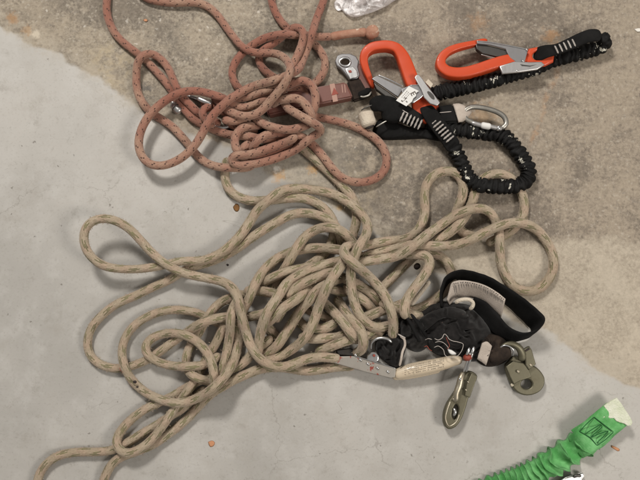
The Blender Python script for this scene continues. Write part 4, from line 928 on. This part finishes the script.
# ------------------------------------------------------------------ green strap
gs = thing('green_strap', 'bright green gathered webbing strap with a paint whitened end, bottom right corner', 'strap', 560, 455)
def gathered():
    C, q = path([(462,503,0,13),(475,496,0,13),(488,490,0,13),(501,485,0,13),(514,480.5,0,13),(526,475.5,0,13),(538,470,0,13.5),(549,464,0,14),(560,457.5,0,14.5),(571,450,0,14.5),(580,444.5,0,14),(588,439.5,0,13.5)], .5)
    T, A, B = frames(C, True); n = len(C); nu = 34; mb = MB(); rings = []; phi = 0; Ltot = n * .5
    for i in range(n):
        s_ = i * .5; f = min(1, max(0, (s_ - 84) / 18)); per = 6.6 + 7.4 * f
        phi += 2 * PI * .5 / (per * (1 + .75 * noise.noise(Vector((s_ * .11, 1, 1)))))
        env = min(1, max(0, (Ltot - s_) / 9)); amp = (2.9 + 2.4 * f) * env * (1 + .5 * noise.noise(Vector((s_ * .13, 8, 2)))); row = []
        for side in (0, 1):
            us = np.linspace(-1, 1, nu) if side == 0 else np.linspace(1, -1, 10)[1:-1]
            for u in us:
                wn = noise.noise(Vector((u * .9, s_ * .035, 7))); w2 = noise.noise(Vector((u * 2.2, s_ * .12, 17)))
                ph = phi + (1.5 + 1.6 * f) * math.cos(u * 1.7 + .6) * (1 if f > .5 else .7) + wn * (3.6 + 1.2 * f) + w2 * 1.1
                sh = math.sin(ph); ridge = (.5 + .5 * sh) ** .8
                dome = (1 - abs(u) ** 3.2) ** .5
                wd = q[i][3] * (1 - .09 * env + .13 * env * sh)
                if side == 0:
                    z = .6 + dome * (5 + amp * 2.0 * ridge) + w2 * .5
                    al = math.cos(ph) * amp * .62 * dome
                else: z, al = .3, 0
                p = C[i] + A[i] * (wd * u * .001) + T[i] * al * .001; row.append((p[0], p[1], z * .001))
        rings.append(row)
    mb.grid(rings, True, None, True); return mb.build('gathered_webbing', M['green'], gs)
gathered()
ribbon('flat_webbing', [(571,430,9),(582,423,13),(592,415,15),(601,407.5,15),(607,403,14)], [(587,452,9),(599,449,12),(609,441,13),(620,431,13),(628,424.5,12)], 3.2, M['green'], gs, 1.4, nu=10, wob=1.4)
ribbon('flat_webbing', [(568,437,6),(574,432,15),(580,426,16),(586,423,13)], [(583,458,6),(591,454,15),(598,449.5,16),(603,446,12)], 2.6, M['green'], gs, 1.2, nu=10, wob=1.2, label='folded doubled layer of the green webbing')
# whitened end with ragged border lies just over the end of the strap
me_out = [(603.5,406),(606,403.8),(611,400.5),(616.5,397.6),(620.5,402.5),(625,409.5),(630,417),(632.3,422),(631,425.5),(627.5,426),(624,423.5),(619.5,422.5),(616,421),(613.5,418),(610,418.5),(606.5,417),(602.5,417.8),(603.5,414.5),(607,412.5),(605.5,409.5)]
plate('paint_soaked_end', me_out, 14.2, 16.6, M['frayed'], gs, bevel=.8, label='ragged cream paint soaked end')
def gst(pts):
    tube('box_stitching', [(x, y, 17.2 + 1.4 * (x < 593)) for x, y in pts], .42, M['dthread'], gs, step=.8, seg=8)
for seg_ in ([(579.5,431.5),(586,424.5),(594,417)], [(594,417),(603,424),(613.5,432)], [(613.5,432),(605,440),(597,445.5)], [(579.5,431.5),(585,434.5),(590.5,438),(597,445.5)], [(585,434),(592,429.5),(600.6,424.2)], [(600.6,424.2),(602,426.5),(596,432.5),(590.6,437.5)], [(590.6,437.5),(600,433.5),(608.5,430.8)], [(608.5,430.8),(603,437),(596.5,443)]):
    gst(seg_)
bk = thing('buckle_bar', 'shiny flat metal bar peeking in below the green strap at the bottom edge', 'metal bar', 572, 480)
boxpoly('bar_plate', [(556,484),(566,477.5),(583,472.5),(585,475.5),(580,482),(562,489)], 2, 8, M['chrome'], bk, 1.0)
tube('bar_pin', [(573,477,9),(577,475.5,9.6),(581,476,9)], 1.6, M['dsteel'], bk, step=.8)

# ------------------------------------------------------------------ plastic film and debris
def film(name, outline, h, label, seed, centre):
    ob = pillow(name, outline, .4, h, M['film'], None, rings=22, folds=3.6, fs=90, p=2.0, seed=seed, centre=centre)
    tag(ob, label, 'plastic bag'); return ob
film('plastic_bag', [(344,-22),(400,-24),(404,-8),(393,2),(380,9.5),(366,14.5),(355,17.5),(347,16),(341,9),(338,0)], 12, 'crumpled clear plastic bag lying at the top edge', 21, (368, -6))
film('plastic_scrap', [(334,3),(336,0),(341,0),(344,4),(343,9),(338,11),(335,8)], 4, 'tiny curled scrap of clear film left of the plastic bag', 25, (339, 5))
def bit(name, outline, h, mat, label, cat, group=None):
    ob = pillow(name, outline, .15, h, M[mat], None, rings=5, folds=.25, fs=200, seed=len(label))
    tag(ob, label, cat, group); return ob
bit('dry_leaf', [(233,207),(236,203.5),(239,205),(239.5,209),(237,212),(234,210)], 1.6, 'leaf', 'small round dry brown leaf below the red rope', 'leaf')
bit('paint_chip', [(208,442),(212,440.5),(215,442.5),(213.5,446),(210,447)], .9, 'chip', 'small orange brown paint chip at the bottom, on bare grey floor', 'paint chip')
bit('grit_crumb', disc(227.8, 265, 1.4, 1.3, 8), 1.3, 'crumb', 'black crumb of grit between two beige rope strands at left', 'grit')
bit('grit_crumb', disc(134.5, 382, 2.1, 1.8, 8), 14, 'crumb', 'larger black crumb stuck on the left beige rope loop', 'grit') if False else None
bit('grit_crumb', disc(172, 306, 1.1, 1, 8), 1, 'crumb', 'tiny black crumb just above the round beige coil', 'grit')
bit('white_flake', [(634,29),(640,28),(643,30.5),(637,32)], .8, 'flake', 'white flake on the concrete at the right edge', 'flake')
bit('white_flake', [(124,294),(127,293),(126,296),(124,297)], 1, 'flake', 'white flake touching the outermost left strand of beige rope', 'flake') if False else None
bit('orange_speck', [(143,20),(146,18.5),(148,20.5),(145.5,22)], .6, 'chip', 'pinkish orange speck between the red ropes at the top left', 'speck')
bit('dry_twig', [(611,445),(616,447),(620,449.5),(619,451.5),(614,449),(611,447)], 1.2, 'chip', 'little dry twig fragment under the green strap', 'twig')
pillow('tar_spot', disc(134.8, 382, 2.2, 1.8, 8), 15, 1.2, M['crumb'], bpy.data.objects['climbing_rope'], rings=4, folds=.1)
pillow('tar_spot', disc(137.3, 387, 1.5, 1.2, 8), 15, 1.0, M['crumb'], bpy.data.objects['climbing_rope'], rings=4, folds=.1)

# ------------------------------------------------------------------ light
w = bpy.data.worlds.new('World'); scn.world = w; w.use_nodes = True
bg = w.node_tree.nodes['Background']; bg.inputs[0].default_value = (1, .95, .885, 1); bg.inputs[1].default_value = .25
def lamp(name, loc, size, energy, col, sy=None):
    l = bpy.data.lights.new(name, 'AREA'); l.shape = 'RECTANGLE'; l.size = size; l.size_y = sy or size; l.energy = energy * .86; l.color = col
    o = bpy.data.objects.new(name, l); COL.objects.link(o); o.location = loc
    o.rotation_euler = (Vector((0, 0, 0)) - Vector(loc)).to_track_quat('-Z', 'Y').to_euler(); return o
lamp('ceiling_lamp', (-.5, 1.15, 1.5), .30, 33, (1, .96, .90), .3)
lamp('ceiling_lamp', (1.15, -.5, 1.3), .5, 17, (1, .94, .86), .45)

scn.view_settings.view_transform = 'Standard'; scn.view_settings.look = 'None'; scn.view_settings.exposure = 0; scn.view_settings.gamma = 1
scn.render.engine = 'CYCLES'
